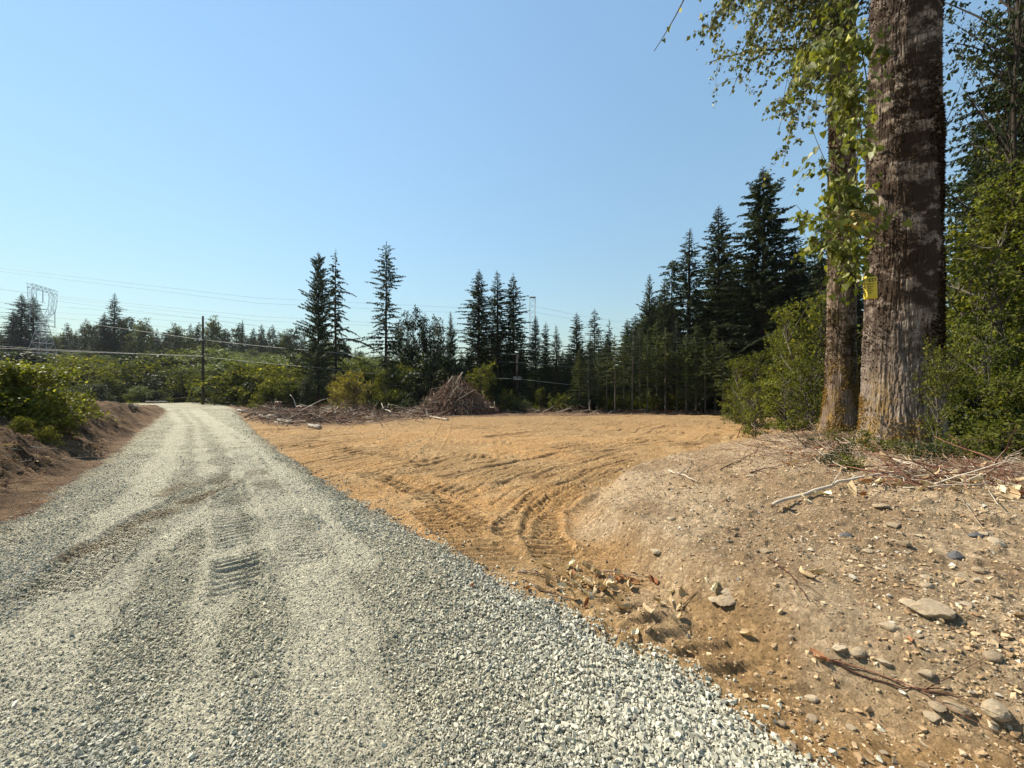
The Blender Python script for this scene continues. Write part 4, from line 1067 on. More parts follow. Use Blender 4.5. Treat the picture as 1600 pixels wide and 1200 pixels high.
# epicormic shoots on the left side of the thickest trunk
def shoots(owner, specs, leafsize, mat, seed, nleaf, sub=5, heart=True, sublen=.55, name='leafy_shoot', spread=.12, twr=.010):
    g = np.random.default_rng(seed)
    for a, b, c in specs:
        tb = Buf(); main = bez(a, b, c, 14)
        tb.tube(main, np.linspace(twr, twr * .3, 14), 5)
        LP, LA = [], []
        strands = [main]
        L = np.linalg.norm(np.diff(main, axis=0), axis=1).sum()
        for q in range(int(sub * max(1, L))):
            t = g.uniform(.15, 1); i = int(t * 13)
            o = main[i]; d = nrm3(g.normal(0, 1, 3) * np.array([1, 1, .6])); ln = sublen * g.uniform(.4, 1.2)
            st = bez(o, o + d * ln * .6, o + d * ln * .9 + np.array([0, 0, -ln * .55]), 7)
            tb.tube(st, np.linspace(min(.005, twr * .42), .0015, 7), 4, cap=False); strands.append(st)
        for st in strands:
            Ls = np.linalg.norm(np.diff(st, axis=0), axis=1).sum()
            m = max(2, int(nleaf * Ls))
            u = g.uniform(.12, 1, m) * (len(st) - 1); i = np.minimum(u.astype(int), len(st) - 2)
            p = st[i] + (st[i + 1] - st[i]) * (u - i)[:, None]
            off = nrm3(g.normal(0, 1, (m, 3))) * g.uniform(.2, 1, (m, 1)) * spread; off[:, 2] = off[:, 2] * .5 - spread * .25
            LP.append(p + off); ax = off / spread + g.normal(0, .3, (m, 3)); ax[:, 2] -= .8; LA.append(ax)
        LP = np.vstack(LP); LA = np.vstack(LA); n_ = len(LP)
        rn = np.clip(g.beta(1.6, 3.4, n_) + (g.random(n_) < .1) * .55, 0, 1)
        nv = g.normal(0, 1, (n_, 3)) + np.array([-.3, -.9, .3])
        sz = leafsize * g.uniform(.45, 1.35, n_)
        o1 = local(owner, link(name, tb.mesh('shoot', [M['twig']]), owner))
        me = heart_leaves('leaves', LP, LA, nv, sz, M[mat], rn, seed) if heart else leaves_mesh('leaves', LP, LA, nv, sz, sz * .8, M[mat], rn, .12)
        lo = bpy.data.objects.new('leaves', me); COL.objects.link(lo); lo.parent = o1
sp1 = [(W1(1352, 425, 6.75), W1(1325, 400, 6.5), W1(1300, 250, 6.4)),
       (W1(1352, 410, 6.8), W1(1330, 330, 6.6), W1(1345, 120, 6.5)),
       (W1(1350, 330, 6.8), W1(1300, 300, 6.5), W1(1262, 180, 6.4)),
       (W1(1352, 300, 6.8), W1(1290, 380, 6.4), W1(1244, 320, 6.3)),
       (W1(1352, 250, 6.9), W1(1335, 150, 6.6), W1(1320, -40, 6.6)),
       (W1(1354, 200, 6.9), W1(1300, 130, 6.6), W1(1265, 40, 6.6)),
       (W1(1355, 130, 6.9), W1(1340, 20, 6.6), W1(1290, -90, 6.6)),
       (W1(1354, 380, 6.8), W1(1310, 430, 6.6), W1(1290, 350, 6.4)),
       (W1(1356, 80, 6.9), W1(1270, 10, 6.4), W1(1245, 130, 6.4))]
shoots(big1, sp1, .104, 'leaf_cotton', 51, 19, 8, True, .5, spread=.15)
# the pale leaves and twigs on the face and the right side of the trunk
shoots(big1, [(W1(1368, 352, 6.6), W1(1385, 335, 6.4), W1(1418, 322, 6.35))], .085, 'leaf_cotton', 57, 9, 1, True, .2, spread=.04, twr=.004)
shoots(big1, [(W1(1455, 230, 6.75), W1(1485, 190, 6.6), W1(1512, 100, 6.7)), (W1(1470, 210, 6.8), W1(1500, 170, 6.8), W1(1545, 120, 6.9))], .05, 'leaf_cotton', 58, 2, 2, True, .3, spread=.05, twr=.009)
# limb that runs left above the picture and lets one twig hang in
shoots(big1, [(W1(1375, -190, 7.0), W1(1200, -330, 6.2), W1(1092, -60, 5.6)), (W1(1096, -70, 5.6), W1(1075, 0, 5.6), W1(1022, 80, 5.6))], .085, 'leaf_cotton', 59, 7, 1, True, .25, name='limb', spread=.05, twr=.016)
# upper crown of the narrower tree: many fine hanging twigs
tips = [(1093, 72), (1112, 40), (1140, 150), (1150, 105), (1135, 20), (1165, 70), (1175, 20), (1180, 118), (1200, 60), (1205, 110), (1216, 208), (1222, 262), (1225, 150), (1240, 90), (1245, 200), (1258, 140), (1265, 40), (1235, 30), (1280, 110), (1290, 200), (1210, 10), (1150, -20), (1250, -10), (1300, 60), (1275, 170), (1190, -30), (1330, 150), (1310, 0)]
g2_ = random.Random(4); sp2 = []
for tx, ty in tips:
    Yd = g2_.uniform(9.2, 11.2)
    sp2.append((W1(1318 + g2_.uniform(-8, 8), ty - 170 - g2_.uniform(0, 60), 10.3), W1((tx + 1318) / 2 - 10, ty - 190, Yd), W1(tx, ty, Yd)))
shoots(big2, sp2, .108, 'leaf_cotton_small', 61, 18, 9, False, .7, name='hanging_branch', spread=.08, twr=.018)
# crown above the picture, loose clumps on rising limbs
def upper_crown(owner, c, r0, seed, n):
    g = np.random.default_rng(seed)
    sp = []
    for i in range(n):
        az = g.uniform(0, 6.28); L = g.uniform(1.5, 3.4); zb = g.uniform(10.2, 14)
        a = np.array([c[0], c[1], zb]); e = a + np.array([math.cos(az) * L, math.sin(az) * L, g.uniform(.6, 2.2)])
        if e[2] < 10.6: continue
        sp.append((a, (a + e) / 2 + np.array([0, 0, .5]), e))
    shoots(owner, sp, .08, 'leaf_cotton', seed, 22, 7, False, .8, name='limb', spread=.12, twr=.04)
upper_crown(big1, C1, .4, 71, 12)
upper_crown(big2, C2, .3, 72, 12)

# --- posted signs on the thickest trunk
def paper_mat(name, col):
    m, t, ns, ls = nodes(name)
    p = N(ns, "ShaderNodeBsdfPrincipled"); p.inputs['Base Color'].default_value = (*col, 1); p.inputs['Roughness'].default_value = .6
    tr_ = N(ns, "ShaderNodeBsdfTranslucent"); tr_.inputs[0].default_value = (*col, 1)
    mx = N(ns, "ShaderNodeMixShader"); mx.inputs[0].default_value = .25; ls.new(p.outputs[0], mx.inputs[1]); ls.new(tr_.outputs[0], mx.inputs[2])
    o = N(ns, "ShaderNodeOutputMaterial"); ls.new(mx.outputs[0], o.inputs[0]); return m
M['sign_yellow'] = paper_mat('yellow sign sheet', (.78, .62, .06)); M['sign_orange'] = paper_mat('faded orange sign sheet', (.62, .38, .06))
M['sign_back'] = paper_mat('pale sign back', (.62, .62, .56)); M['ink'] = paper_mat('black ink', (.02, .02, .02))
def text_mesh(body, size):
    cu = bpy.data.curves.new('lettering', 'FONT'); cu.body = body; cu.size = size; cu.align_x = 'CENTER'; cu.align_y = 'CENTER'; cu.extrude = .0008
    cu.offset = size * .018
    o = bpy.data.objects.new('lettering', cu); COL.objects.link(o)
    dg = bpy.context.evaluated_depsgraph_get(); me = bpy.data.meshes.new_from_object(o.evaluated_get(dg))
    bpy.data.objects.remove(o); bpy.data.curves.remove(cu)
    bm = bmesh.new(); bm.from_mesh(me); bmesh.ops.subdivide_edges(bm, edges=[e for e in bm.edges if e.calc_length() > .012], cuts=2); bm.to_mesh(me); bm.free()
    return me
def make_sign(name, label, centre, wd, ht, mat, words, yaw, tilt, fold_u, fold_ang, bow):
    """a thin bent plastic sheet; u runs right, v up, the part left of fold_u is folded forwards"""
    root = empty(name, tuple(centre)); tag(root, label, 'sign')
    cy, sy = math.cos(yaw), math.sin(yaw); ct, st = math.cos(tilt), math.sin(tilt)
    def place(u, v, off):
        d = off - bow * u * u / wd
        if u < fold_u:
            e = fold_u - u; u1 = fold_u - e * math.cos(fold_ang) ; d1 = e * math.sin(fold_ang) + off * math.cos(fold_ang)
            u1 -= off * math.sin(fold_ang); u, d = u1, d1 - bow * fold_u * fold_u / wd
        u2, v2 = u * ct - v * st, u * st + v * ct
        return (u2 * cy - d * sy, -u2 * sy - d * cy, v2)
    def grid(off, matn):
        n, m_ = 24, 10; b = Buf(); us = np.linspace(-wd / 2, wd / 2, n + 1)
        vs = [place(u, -ht / 2 + ht * j / m_ + .006 * math.sin(u * 40), o2) for o2 in (off, off + .0008) for j in range(m_ + 1) for u in us]
        f = []; K = (n + 1) * (m_ + 1)
        for j in range(m_):
            for i in range(n):
                a = j * (n + 1) + i; f.append((a, a + 1, a + n + 2, a + n + 1)); a += K; f.append((a, a + n + 1, a + n + 2, a + 1))
        edge = [i for i in range(n + 1)] + [j * (n + 1) + n for j in range(1, m_ + 1)] + [m_ * (n + 1) + i for i in range(n - 1, -1, -1)] + [j * (n + 1) for j in range(m_ - 1, 0, -1)]
        for q in range(len(edge)):
            a, c_ = edge[q], edge[(q + 1) % len(edge)]; f.append((a, a + K, c_ + K, c_))
        b.add(vs, f); return b.mesh('sheet', [M[matn]])
    link('sheet', grid(0, mat), root); link('backing', grid(-.0016, 'sign_back'), root)
    for body, size, v in words:
        me = text_mesh(body, size)
        for vt in me.vertices: vt.co = place(vt.co.x, vt.co.y + v, .002 + vt.co.z)
        me.materials.clear(); me.materials.append(M['ink']); link('lettering', me, root)
    return root
TS = [("POSTED", .078, .13), ("NO TRESPASSING", .029, .065), ("HUNTING, FISHING", .024, .02), ("TRAPPING OR", .024, -.015), ("TRESPASSING FOR", .024, -.05), ("ANY PURPOSE", .024, -.085)]
make_sign('posted_sign', 'bright yellow posted sign bent round the left edge of the thickest trunk, lower of two', W1(1352, 451, 6.62), .30, .38, 'sign_yellow', TS, R_(42), R_(2), -.03, R_(115), .12)
make_sign('posted_sign', 'faded orange posted sign curling off the thickest trunk among the leaves, upper of two', W1(1341, 344, 6.35), .34, .27, 'sign_orange', [(a, b * .95, c_ * .75) for a, b, c_ in TS], R_(38), R_(-38), -.4, 0, .55)

# ------------------------------------------------------------------ utility poles, towers, wires
def pole_px(px, top, base_py, Y, r, label, arms=(), H_extra=1.5):
    x = (px - 800) / 600 * Y; zt = EYE + (600 - top) / 600 * Y; zg = hz(x, Y, False) - .3
    o = empty('utility_pole', (x, Y, zg)); tag(o, label, 'pole')
    b = Buf(); b.tube([(0, 0, 0), (0, 0, (zt - zg) * .5), (0, 0, zt - zg)], [r * 1.25, r * 1.1, r * .85], 12); link('post', b.mesh('post', [M['pole']]), o)
    for zp, L, ang in arms:
        za = EYE + (600 - zp) / 600 * Y - zg
        c, s = math.cos(ang), math.sin(ang)
        b = Buf(); b.tube([(-L / 2 * c, -L / 2 * s - .2, za), (L / 2 * c, L / 2 * s - .2, za)], [.07, .07], 4); a_ = link('crossarm', b.mesh('crossarm', [M['stick_pale']], False), o)
        for q in (-.46, -.2, .2, .46):
            b = Buf(); b.tube([(L * q * c, L * q * s - .2, za + .04), (L * q * c, L * q * s - .2, za + .12), (L * q * c, L * q * s - .2, za + .14), (L * q * c, L * q * s - .2, za + .26)], [.025, .025, .06, .045], 8); link('insulator', b.mesh('insulator', [M['steel']]), a_)
    return o, zg
PY1 = 52
pole_px(317, 494, 600, PY1, .14, 'tall dark wooden pole beyond the end of the gravel road')
pole_px(808.5, 553, 637, 39.5, .085, 'thin wooden pole with a small pale crossarm in front of the dark forest', [(592.5, .75, 0.0)])

def lattice_leg(b, a0, a1, r): b.tube([a0, a1], [r, r], 4, cap=False)
def tower_delta():
    """large lattice tower with a round window under a wide top beam"""
    Y = 126; x = (67 - 800) / 600 * Y; zg = hz(x, Y, False); zt = EYE + (600 - 449) / 600 * Y; Hh = zt - zg
    o = empty('lattice_tower', (x, Y, zg), R_(112)); tag(o, 'large grey lattice tower with a round window under its top beam at far left', 'tower')
    r = .055
    waist = Hh * .56; ww = .7; bw = 3.0
    b = Buf(); lev = [0, .14, .27, .385, .485, .56]
    def hw(t): return bw + (ww - bw) * (t / .56) ** .85
    for sx in (-1, 1):
        for sy in (-1, 1):
            b.tube([(sx * hw(t), sy * hw(t), Hh * t) for t in lev], [r * 1.2] * len(lev), 4)
    for t0, t1 in zip(lev[:-1], lev[1:]):
        a, c = hw(t0), hw(t1)
        for q in range(4):
            s0 = [(-1, -1), (1, -1), (1, 1), (-1, 1)][q]; s1 = [(1, -1), (1, 1), (-1, 1), (-1, -1)][q]
            lattice_leg(b, (s0[0] * a, s0[1] * a, Hh * t0), (s1[0] * c, s1[1] * c, Hh * t1), r * .8)
            lattice_leg(b, (s1[0] * a, s1[1] * a, Hh * t0), (s0[0] * c, s0[1] * c, Hh * t1), r * .8)
            lattice_leg(b, (s0[0] * c, s0[1] * c, Hh * t1), (s1[0] * c, s1[1] * c, Hh * t1), r * .7)
    link('legs', b.mesh('legs', [M['steel']], False), o)
    # window: two curved lattice arms
    b = Buf(); topw = 9.5
    for s in (-1, 1):
        outer = [(s * .3, Hh * .57), (s * 1.8, Hh * .62), (s * 3.6, Hh * .67), (s * 4.8, Hh * .75), (s * 5.3, Hh * .85), (s * 5.3, Hh * .955)]
        inner = [(0, Hh * .60), (s * 1.3, Hh * .64), (s * 2.6, Hh * .70), (s * 3.5, Hh * .78), (s * 3.8, Hh * .87), (s * 3.6, Hh * .945)]
        for yy_ in (-.6, .6):
            b.tube([(p[0], yy_, p[1]) for p in outer], [r] * 6, 4); b.tube([(p[0], yy_, p[1]) for p in inner], [r] * 6, 4)
            for k_ in range(5):
                lattice_leg(b, (outer[k_][0], yy_, outer[k_][1]), (inner[k_ + 1][0], yy_, inner[k_ + 1][1]), r * .7)
                lattice_leg(b, (inner[k_][0], yy_, inner[k_][1]), (outer[k_ + 1][0], yy_, outer[k_ + 1][1]), r * .7)
        for k_ in range(6): lattice_leg(b, (outer[k_][0], -.6, outer[k_][1]), (outer[k_][0], .6, outer[k_][1]), r * .7)
    link('window_arm', b.mesh('window_arm', [M['steel']], False), o)
    b = Buf()
    for yy_ in (-.6, .6):
        for zz_ in (Hh * .952, Hh): lattice_leg(b, (-5.7, yy_, zz_), (5.7, yy_, zz_), r * 1.2)
        for k_ in range(12):
            xa = -5.7 + 11.4 * k_ / 12; xb = xa + .95
            lattice_leg(b, (xa, yy_, Hh * .952 if k_ % 2 else Hh), (xb, yy_, Hh if k_ % 2 else Hh * .952), r * .8)
    link('top_beam', b.mesh('top_beam', [M['steel']], False), o)
    for xq, z0, z1_ in ((0, .95, .80), (5.4, .70, .50), (-5.4, .70, .50)):
        b = Buf(); b.tube([(xq, 0, Hh * z0), (xq, 0, Hh * z1_)], [.11, .11], 6); lattice_leg(b, (xq - 1.2, 0, Hh * z1_), (xq + 1.2, 0, Hh * z1_), .06); link('insulator', b.mesh('insulator', [M['steel']]), o)
    b = Buf()
    for s in (-1, 1):
        for yy_ in (-.5, .5):
            lattice_leg(b, (s * 1, yy_, Hh * .60), (s * 5.6, 0, Hh * .71), r); lattice_leg(b, (s * 4.8, yy_, Hh * .75), (s * 5.6, 0, Hh * .71), r)
    link('side_arm', b.mesh('side_arm', [M['steel']], False), o)
tower_delta()
def tower_slim():
    Y = 300; x = (832 - 800) / 600 * Y; zg = hz(x, Y, False); zt = EYE + (600 - 465) / 600 * Y; Hh = zt - zg
    o = empty('lattice_tower', (x, Y, zg), R_(5)); tag(o, 'slim lattice power tower rising behind the fir tops in the middle', 'tower')
    b = Buf(); r = .09; n = 14
    for sx in (-1, 1):
        for sy in (-1, 1): b.tube([(sx * 2.3, sy * 2.3, 0), (sx * 2.1, sy * 2.1, Hh)], [r, r], 4)
    for k_ in range(n):
        z0, z3 = Hh * k_ / n, Hh * (k_ + 1) / n
        for q in range(4):
            s0 = [(-1, -1), (1, -1), (1, 1), (-1, 1)][q]; s1 = [(1, -1), (1, 1), (-1, 1), (-1, -1)][q]
            lattice_leg(b, (s0[0] * 2.2, s0[1] * 2.2, z0), (s1[0] * 2.2, s1[1] * 2.2, z3), r * .7)
            lattice_leg(b, (s1[0] * 2.2, s1[1] * 2.2, z0), (s0[0] * 2.2, s0[1] * 2.2, z3), r * .7)
    link('lattice', b.mesh('lattice', [M['steel']], False), o)
    b = Buf(); b.box((-2.4, -2.4, Hh), (2.4, 2.4, Hh + .3)); link('cap', b.mesh('cap', [M['steel']], False), o)
tower_slim()
# one more lattice mast cut by the left border
def wire(ptsY, r, mat, label, group=None, name='power_line', sag=0):
    pts = []
    for i in range(len(ptsY) - 1):
        a = np.array(P(*ptsY[i])); c = np.array(P(*ptsY[i + 1])); m = 12
        for k_ in range(m + (1 if i == len(ptsY) - 2 else 0)):
            t = k_ / m; p = a * (1 - t) + c * t; p[2] -= sag * 4 * t * (1 - t); pts.append(p)
    b = Buf(); b.tube(pts, [r] * len(pts), 4, cap=False)
    o = link(name, b.mesh('wire', [M[mat]])); tag(o, label, 'cable', group); return o
GW = 'high voltage wires crossing the sky'
LB = 'thin high voltage wire sagging across the pale sky'
hv = [[(-120, 405, 190), (400, 465.5, 250), (725, 481, 290), (830, 478, 300)],
      [(-120, 409, 190), (400, 473.5, 250), (732, 489.5, 290), (832, 489, 300)],
      [(-120, 435, 180), (60, 460, 240), (400, 494, 275), (600, 505, 300), (832, 510, 330)],
      [(85, 465, 252), (400, 501, 280), (725, 515, 310)],
      [(85, 470, 252), (400, 509, 285), (560, 531, 310), (600, 537, 320)],
      [(-120, 464, 180), (66, 477, 248), (315, 497, 275), (480, 520, 300)],
      [(-120, 470, 180), (85, 488, 250), (312, 504, 280), (480, 527, 300)],
      [(-120, 485, 180), (88, 497, 250), (250, 510, 280), (330, 520, 290)],
      [(832, 478, 300), (900, 492, 310), (981, 505, 330), (1060, 515, 350)],
      [(832, 487, 300), (900, 500, 310), (1000, 520, 330)]]
for h_ in hv: wire(h_, .055, 'wire', LB, GW, 'power_line')
wire([(-200, 538, 40), (0, 544, 46), (140, 550.5, 49), (317, 556, PY1 - .3)], .02, 'cable', 'thick pale cable running from the left border to the dark wooden pole', None, 'cable')
wire([(-200, 537, 40.5), (0, 541, 46), (60, 545, 47), (317, 557.5, PY1 - .3)], .016, 'cable', 'thin cable running just above the thick pale one to the dark wooden pole', None, 'cable')
wire([(92, 495, 90), (140, 506, 80), (317, 531, PY1 - .3), (400, 540, 50), (520, 551, 46), (640, 559, 43)], .022, 'cable', 'pale cable crossing above the clearing and passing the upper part of the dark pole', None, 'cable')
wire([(317, 557.5, PY1 - .3), (400, 566, 49), (500, 575, 46), (575, 583, 44), (700, 589, 41.5), (808, 592, 39.2), (890, 601, 38.5)], .018, 'cable', 'cable from the dark wooden pole to the thin pole at the forest', None, 'cable')
wire([(660, 552, 60), (806, 553.5, 39.5)], .015, 'wire', 'thin wire ending at the top of the thin pole', None, 'cable')
wire([(640, 563, 60), (806, 566, 39.5), (900, 574, 39)], .015, 'wire', 'thin wire halfway up the thin pole', None, 'cable')

# ------------------------------------------------------------------ slash, sticks, logs
def stick_var(seed, mat, forks=1, seg=6, crook=.035):
    g = np.random.default_rng(seed); n = 7
    p = np.zeros((n, 3)); p[:, 0] = np.linspace(0, 1, n); p[:, 1:] = np.cumsum(g.normal(0, crook / 2, (n, 2)), 0); p[0] = 0
    b = Buf(); b.tube(p, np.linspace(.015, .006, n), seg)
    for k_ in range(forks):
        i = g.integers(2, 5); d = np.array([.25, g.choice([-1, 1]) * g.uniform(.08, .2), g.uniform(-.1, .2)])
        b.tube([p[i], p[i] + d * .6, p[i] + d + g.normal(0, .02, 3)], [.008, .005, .003], 5)
    return b.mesh('stick', [M[mat]])
SV = {m_: [stick_var(i * 7 + len(m_), m_, i % 3) for i in range(6)] for m_ in ('stick', 'stick_pale', 'stick_red', 'wood_grey')}
def stick_at(p, d, L, thick, mat, label, group, name='dead_branch', cat='branch'):
    me = g_.choice(SV[mat]); o = link(name, me)
    q = Vector(d).normalized().to_track_quat('X', 'Z'); o.rotation_mode = 'QUATERNION'
    o.rotation_quaternion = q @ Vector((1, 0, 0)).rotation_difference(Vector((1, 0, 0)))
    o.location = p; o.scale = (L, L * thick, L * thick)
    tag(o, label, cat, group); return o
def tangle(name, label, pts, dirs, L, r, mats, cat='brush'):
    """fine twigs nobody could count, one mesh"""
    g = np.random.default_rng(len(pts)); n = len(pts)
    b = Buf()
    for i in range(n):
        d = np.array(dirs[i]); d = d / (np.linalg.norm(d) + 1e-9); l = L[i]
        a = np.array(pts[i]) - d * l / 2; c = a + d * l; m_ = (a + c) / 2 + g.normal(0, .07 * l, 3)
        b.tube([a, m_, c], [r[i], r[i] * .8, r[i] * .4], 3, cap=False)
    me = b.mesh(name, [M[k_] for k_ in mats], False)
    mi = np.repeat(g.integers(0, len(mats), n), 6).astype(np.int32)
    if len(mi) == len(me.polygons): me.polygons.foreach_set('material_index', mi)
    o = link(name, me); tag(o, label, cat, kind='stuff'); return o
# the big pile
PXc, PY_ = (714 - 800) / 600 * 35.0, 35.0
pz = hz(PXc, PY_); PR, PH = 3.7, 3.15
gg = np.random.default_rng(77)
n = 1500; rr = PR * np.sqrt(gg.random(n)); an = gg.uniform(0, 6.28, n)
hh = PH * np.clip(1 - (rr / PR) ** 1.35, 0, 1) * gg.uniform(.25, 1, n) ** .5
pts = np.stack([PXc + rr * np.cos(an), PY_ + rr * np.sin(an) * .9, pz + hh], -1)
dr_ = np.stack([np.cos(an), np.sin(an), -.75 + gg.normal(0, .5, n)], -1) + gg.normal(0, .6, (n, 3))
tangle('brush_pile', 'cone shaped pile of brown branches and roots at the far edge of the field', pts, dr_, gg.uniform(.6, 1.9, n), gg.uniform(.012, .04, n), ['stick', 'stick_red', 'wood_dark', 'stick'])
# the earth and stump core of the pile
b = Buf(); ths = np.linspace(0, 2 * math.pi, 28, endpoint=False); rings = []
for k_, (fr_, fz) in enumerate([(1.0, 0), (.86, .14), (.68, .34), (.48, .55), (.26, .74), (.05, .86)]):
    rings.append([(PXc + PR * .9 * fr_ * math.cos(t) * (1 + gg.normal(0, .06)), PY_ + PR * .8 * fr_ * math.sin(t) * (1 + gg.normal(0, .06)), pz - .1 + PH * .92 * fz * (1 + gg.normal(0, .04))) for t in ths])
vs = [p for r_ in rings for p in r_]; fs = [(k_ * 28 + i, k_ * 28 + (i + 1) % 28, (k_ + 1) * 28 + (i + 1) % 28, (k_ + 1) * 28 + i) for k_ in range(5) for i in range(28)]
b.add(vs, fs); pc = link('pile_core', b.mesh('core', [M['wood_dark']])); tag(pc, 'dark packed soil and roots inside the brush pile', 'soil', kind='stuff')
for i in range(95):
    a_ = g_.uniform(math.pi * .95, math.pi * 2.05); q = math.sqrt(g_.random()); r_ = PR * q
    h_ = PH * (1 - q ** 1.35)
    p = Vector((PXc + r_ * math.cos(a_), PY_ + r_ * math.sin(a_) * .9 - .1, pz + h_ * g_.uniform(.85, 1.08) + .05))
    d = Vector((math.cos(a_) * .8 + g_.gauss(0, .7), math.sin(a_) * .3 + g_.gauss(0, .3), -.8 + g_.gauss(0, .55)))
    L = g_.uniform(.7, 2.3)
    stick_at(p - d.normalized() * L * .5, d, L, g_.uniform(.9, 2.2), g_.choice(['stick', 'stick_pale', 'stick', 'stick_red']), 'bare branch sticking out of the brush pile at the field edge', 'branches on the brush pile')
# slash strip left of the pile
def sl_pt(g):
    t = g.random()
    x0 = np.interp(t, [0, .25, .5, .75, 1], [400, 450, 520, 610, 690]); y0 = np.interp(t, [0, .25, .5, .75, 1], [645, 652, 652, 644, 645])
    py = y0 + g.gauss(0, 7); px_q = x0 + g.gauss(0, 16)
    return px_q, min(max(py, 632), 672)
pts, L_, r__ = [], [], []
for i in range(1700):
    px_q, py = sl_pt(g_); X, Y, Zg = G(px_q, py); Y = min(Y, 44); X = (px_q - 800) / 600 * Y; Zg = hz(X, Y)
    pts.append((X, Y, Zg + abs(g_.gauss(0, .3)))); L_.append(g_.uniform(.4, 1.5)); r__.append(g_.uniform(.01, .035))
dd = np.random.default_rng(6).normal(0, 1, (1700, 3)) * np.array([1, .6, .38])
tangle('slash', 'tangle of brown twigs and roots strewn along the left far edge of the field', pts, dd, L_, r__, ['stick', 'stick_red', 'wood_dark', 'stick_pale'])
for i in range(85):
    px_q, py = sl_pt(g_); X, Y, Zg = G(px_q, py); Y = min(Y, 44); X = (px_q - 800) / 600 * Y; Zg = hz(X, Y)
    stick_at((X, Y, Zg + g_.uniform(.03, .5)), (g_.gauss(0, 1), g_.gauss(0, .6), g_.gauss(.1, .35)), g_.uniform(.6, 2.2), g_.uniform(.9, 2.4), g_.choice(['stick', 'stick_pale', 'stick_red', 'stick']), 'dead branch lying in the slash left of the brush pile', 'dead branches in the slash strip')
# strip right of the pile, low debris
pts, L_, r__ = [], [], []
for i in range(420):
    px_q = g_.uniform(775, 1150); Y = g_.uniform(34.5, 37.5); X = (px_q - 800) / 600 * Y
    pts.append((X, Y, hz(X, Y, False) + abs(g_.gauss(0, .13)) * (2.2 if 815 < px_q < 915 else 1))); L_.append(g_.uniform(.3, 1.3)); r__.append(g_.uniform(.01, .03))
tangle('edge_slash', 'low line of dead twigs along the far right edge of the field', pts, np.random.default_rng(8).normal(0, 1, (420, 3)) * np.array([1, .5, .3]), L_, r__, ['stick', 'stick_red', 'stick_pale'])
for i in range(24):
    px_q = g_.choice([g_.uniform(820, 915), g_.uniform(775, 1150)]); Y = g_.uniform(34.5, 37); X = (px_q - 800) / 600 * Y
    stick_at((X, Y, hz(X, Y, False) + .1), (g_.gauss(0, 1), g_.gauss(0, .5), g_.gauss(.15, .3)), g_.uniform(.6, 1.6), g_.uniform(1.2, 2.4), g_.choice(['stick', 'stick_pale', 'stick_red']), 'dead branch in the low debris line right of the brush pile', 'dead branches in the right debris line')
def log_px(pa, pb, r, mat, label, name='log', lift=0.0):
    a = Vector(G(*pa)); c = Vector(G(*pb)); a.z += r + lift; c.z += r + lift; root = empty(name, a); tag(root, label, 'log')
    d = c - a; n_ = 10; g = random.Random(int(pa[0])); b = Buf()
    b.tube([d * (i / n_) + Vector((0, g.gauss(0, r * .12), g.gauss(0, r * .1))) for i in range(n_ + 1)], [r * (1 + g.gauss(0, .07)) for _ in range(n_ + 1)], 12); link('bark', b.mesh('bark', [M[mat]]), root)
    for e_, s in ((Vector((0, 0, 0)), -1), (d, 1)):
        b = Buf(); dn = d.normalized(); b.tube([e_ + dn * s * .004, e_ + dn * s * .012], [r * .92, r * .9], 12); link('cut_end', b.mesh('end', [M['stick_pale']]), root)
log_px((408, 652), (431, 656), .17, 'birch', 'thick pale log lying at the left end of the slash')
log_px((434, 659), (456, 662), .12, 'birch', 'shorter pale broken log just right of the thick one', )
log_px((484, 668), (500, 671), .10, 'birch', 'pale splintered log at the lower edge of the slash')
log_px((372, 643), (384, 644), .13, 'birch', 'small pale log on the dirt beside the road far end')
log_px((204, 640), (214, 641), .12, 'birch', 'short grey log on the left dirt bank near the road bend')
log_px((228, 629), (262, 628.6), .14, 'birch', 'long pale log lying behind the far end of the road')
log_px((672, 652), (700, 658), .07, 'stick_pale', 'bleached pole lying at the left foot of the brush pile')
def stump(px_q, py, r, h, label):
    X, Y, Zg = G(px_q, py); root = empty('stump', (X, Y, Zg - .1)); tag(root, label, 'stump')
    b = Buf(); g = np.random.default_rng(int(px_q)); th = np.linspace(0, 2 * math.pi, 18, endpoint=False); lob = 1 + .2 * np.cos(th * 3 + 1) + g.normal(0, .05, 18); vs = []; 
    for k_, (fr_, z) in enumerate([(1.7, 0), (1.25, .25), (1.0, .6), (.96, 1.0)]):
        vs += [(r * fr_ * (1 + (lob[i] - 1) * (1.6 - z)) * math.cos(t), r * fr_ * (1 + (lob[i] - 1) * (1.6 - z)) * math.sin(t), z * h + (g.normal(0, .05) * h if z == 1 else 0)) for i, t in enumerate(th)]
    fs = [(k_ * 18 + i, k_ * 18 + (i + 1) % 18, (k_ + 1) * 18 + (i + 1) % 18, (k_ + 1) * 18 + i) for k_ in range(3) for i in range(18)]
    vs.append((0, 0, h * .97)); f3 = [(54 + i, 54 + (i + 1) % 18, 72) for i in range(18)]
    b.add(vs, fs); link('bark', b.mesh('stump', [M['stick_red']]), root)
    b2 = Buf(); b2.add([(v[0] * .95, v[1] * .95, v[2] + .012) for v in vs[54:72]] + [(0, 0, h)], None, [(i, (i + 1) % 18, 18) for i in range(18)]); link('cut_face', b2.mesh('top', [M['stick_pale']], False), root)
stump(435, 640, .34, .9, 'dark upturned stump at the left end of the slash')
stump(768, 647, .28, .75, 'reddish stump at the right foot of the brush pile')
stump(776, 646, .2, .6, 'small stump right of the reddish one by the brush pile')
stump(470, 648, .35, .8, 'broken stump in the middle of the slash tangle')

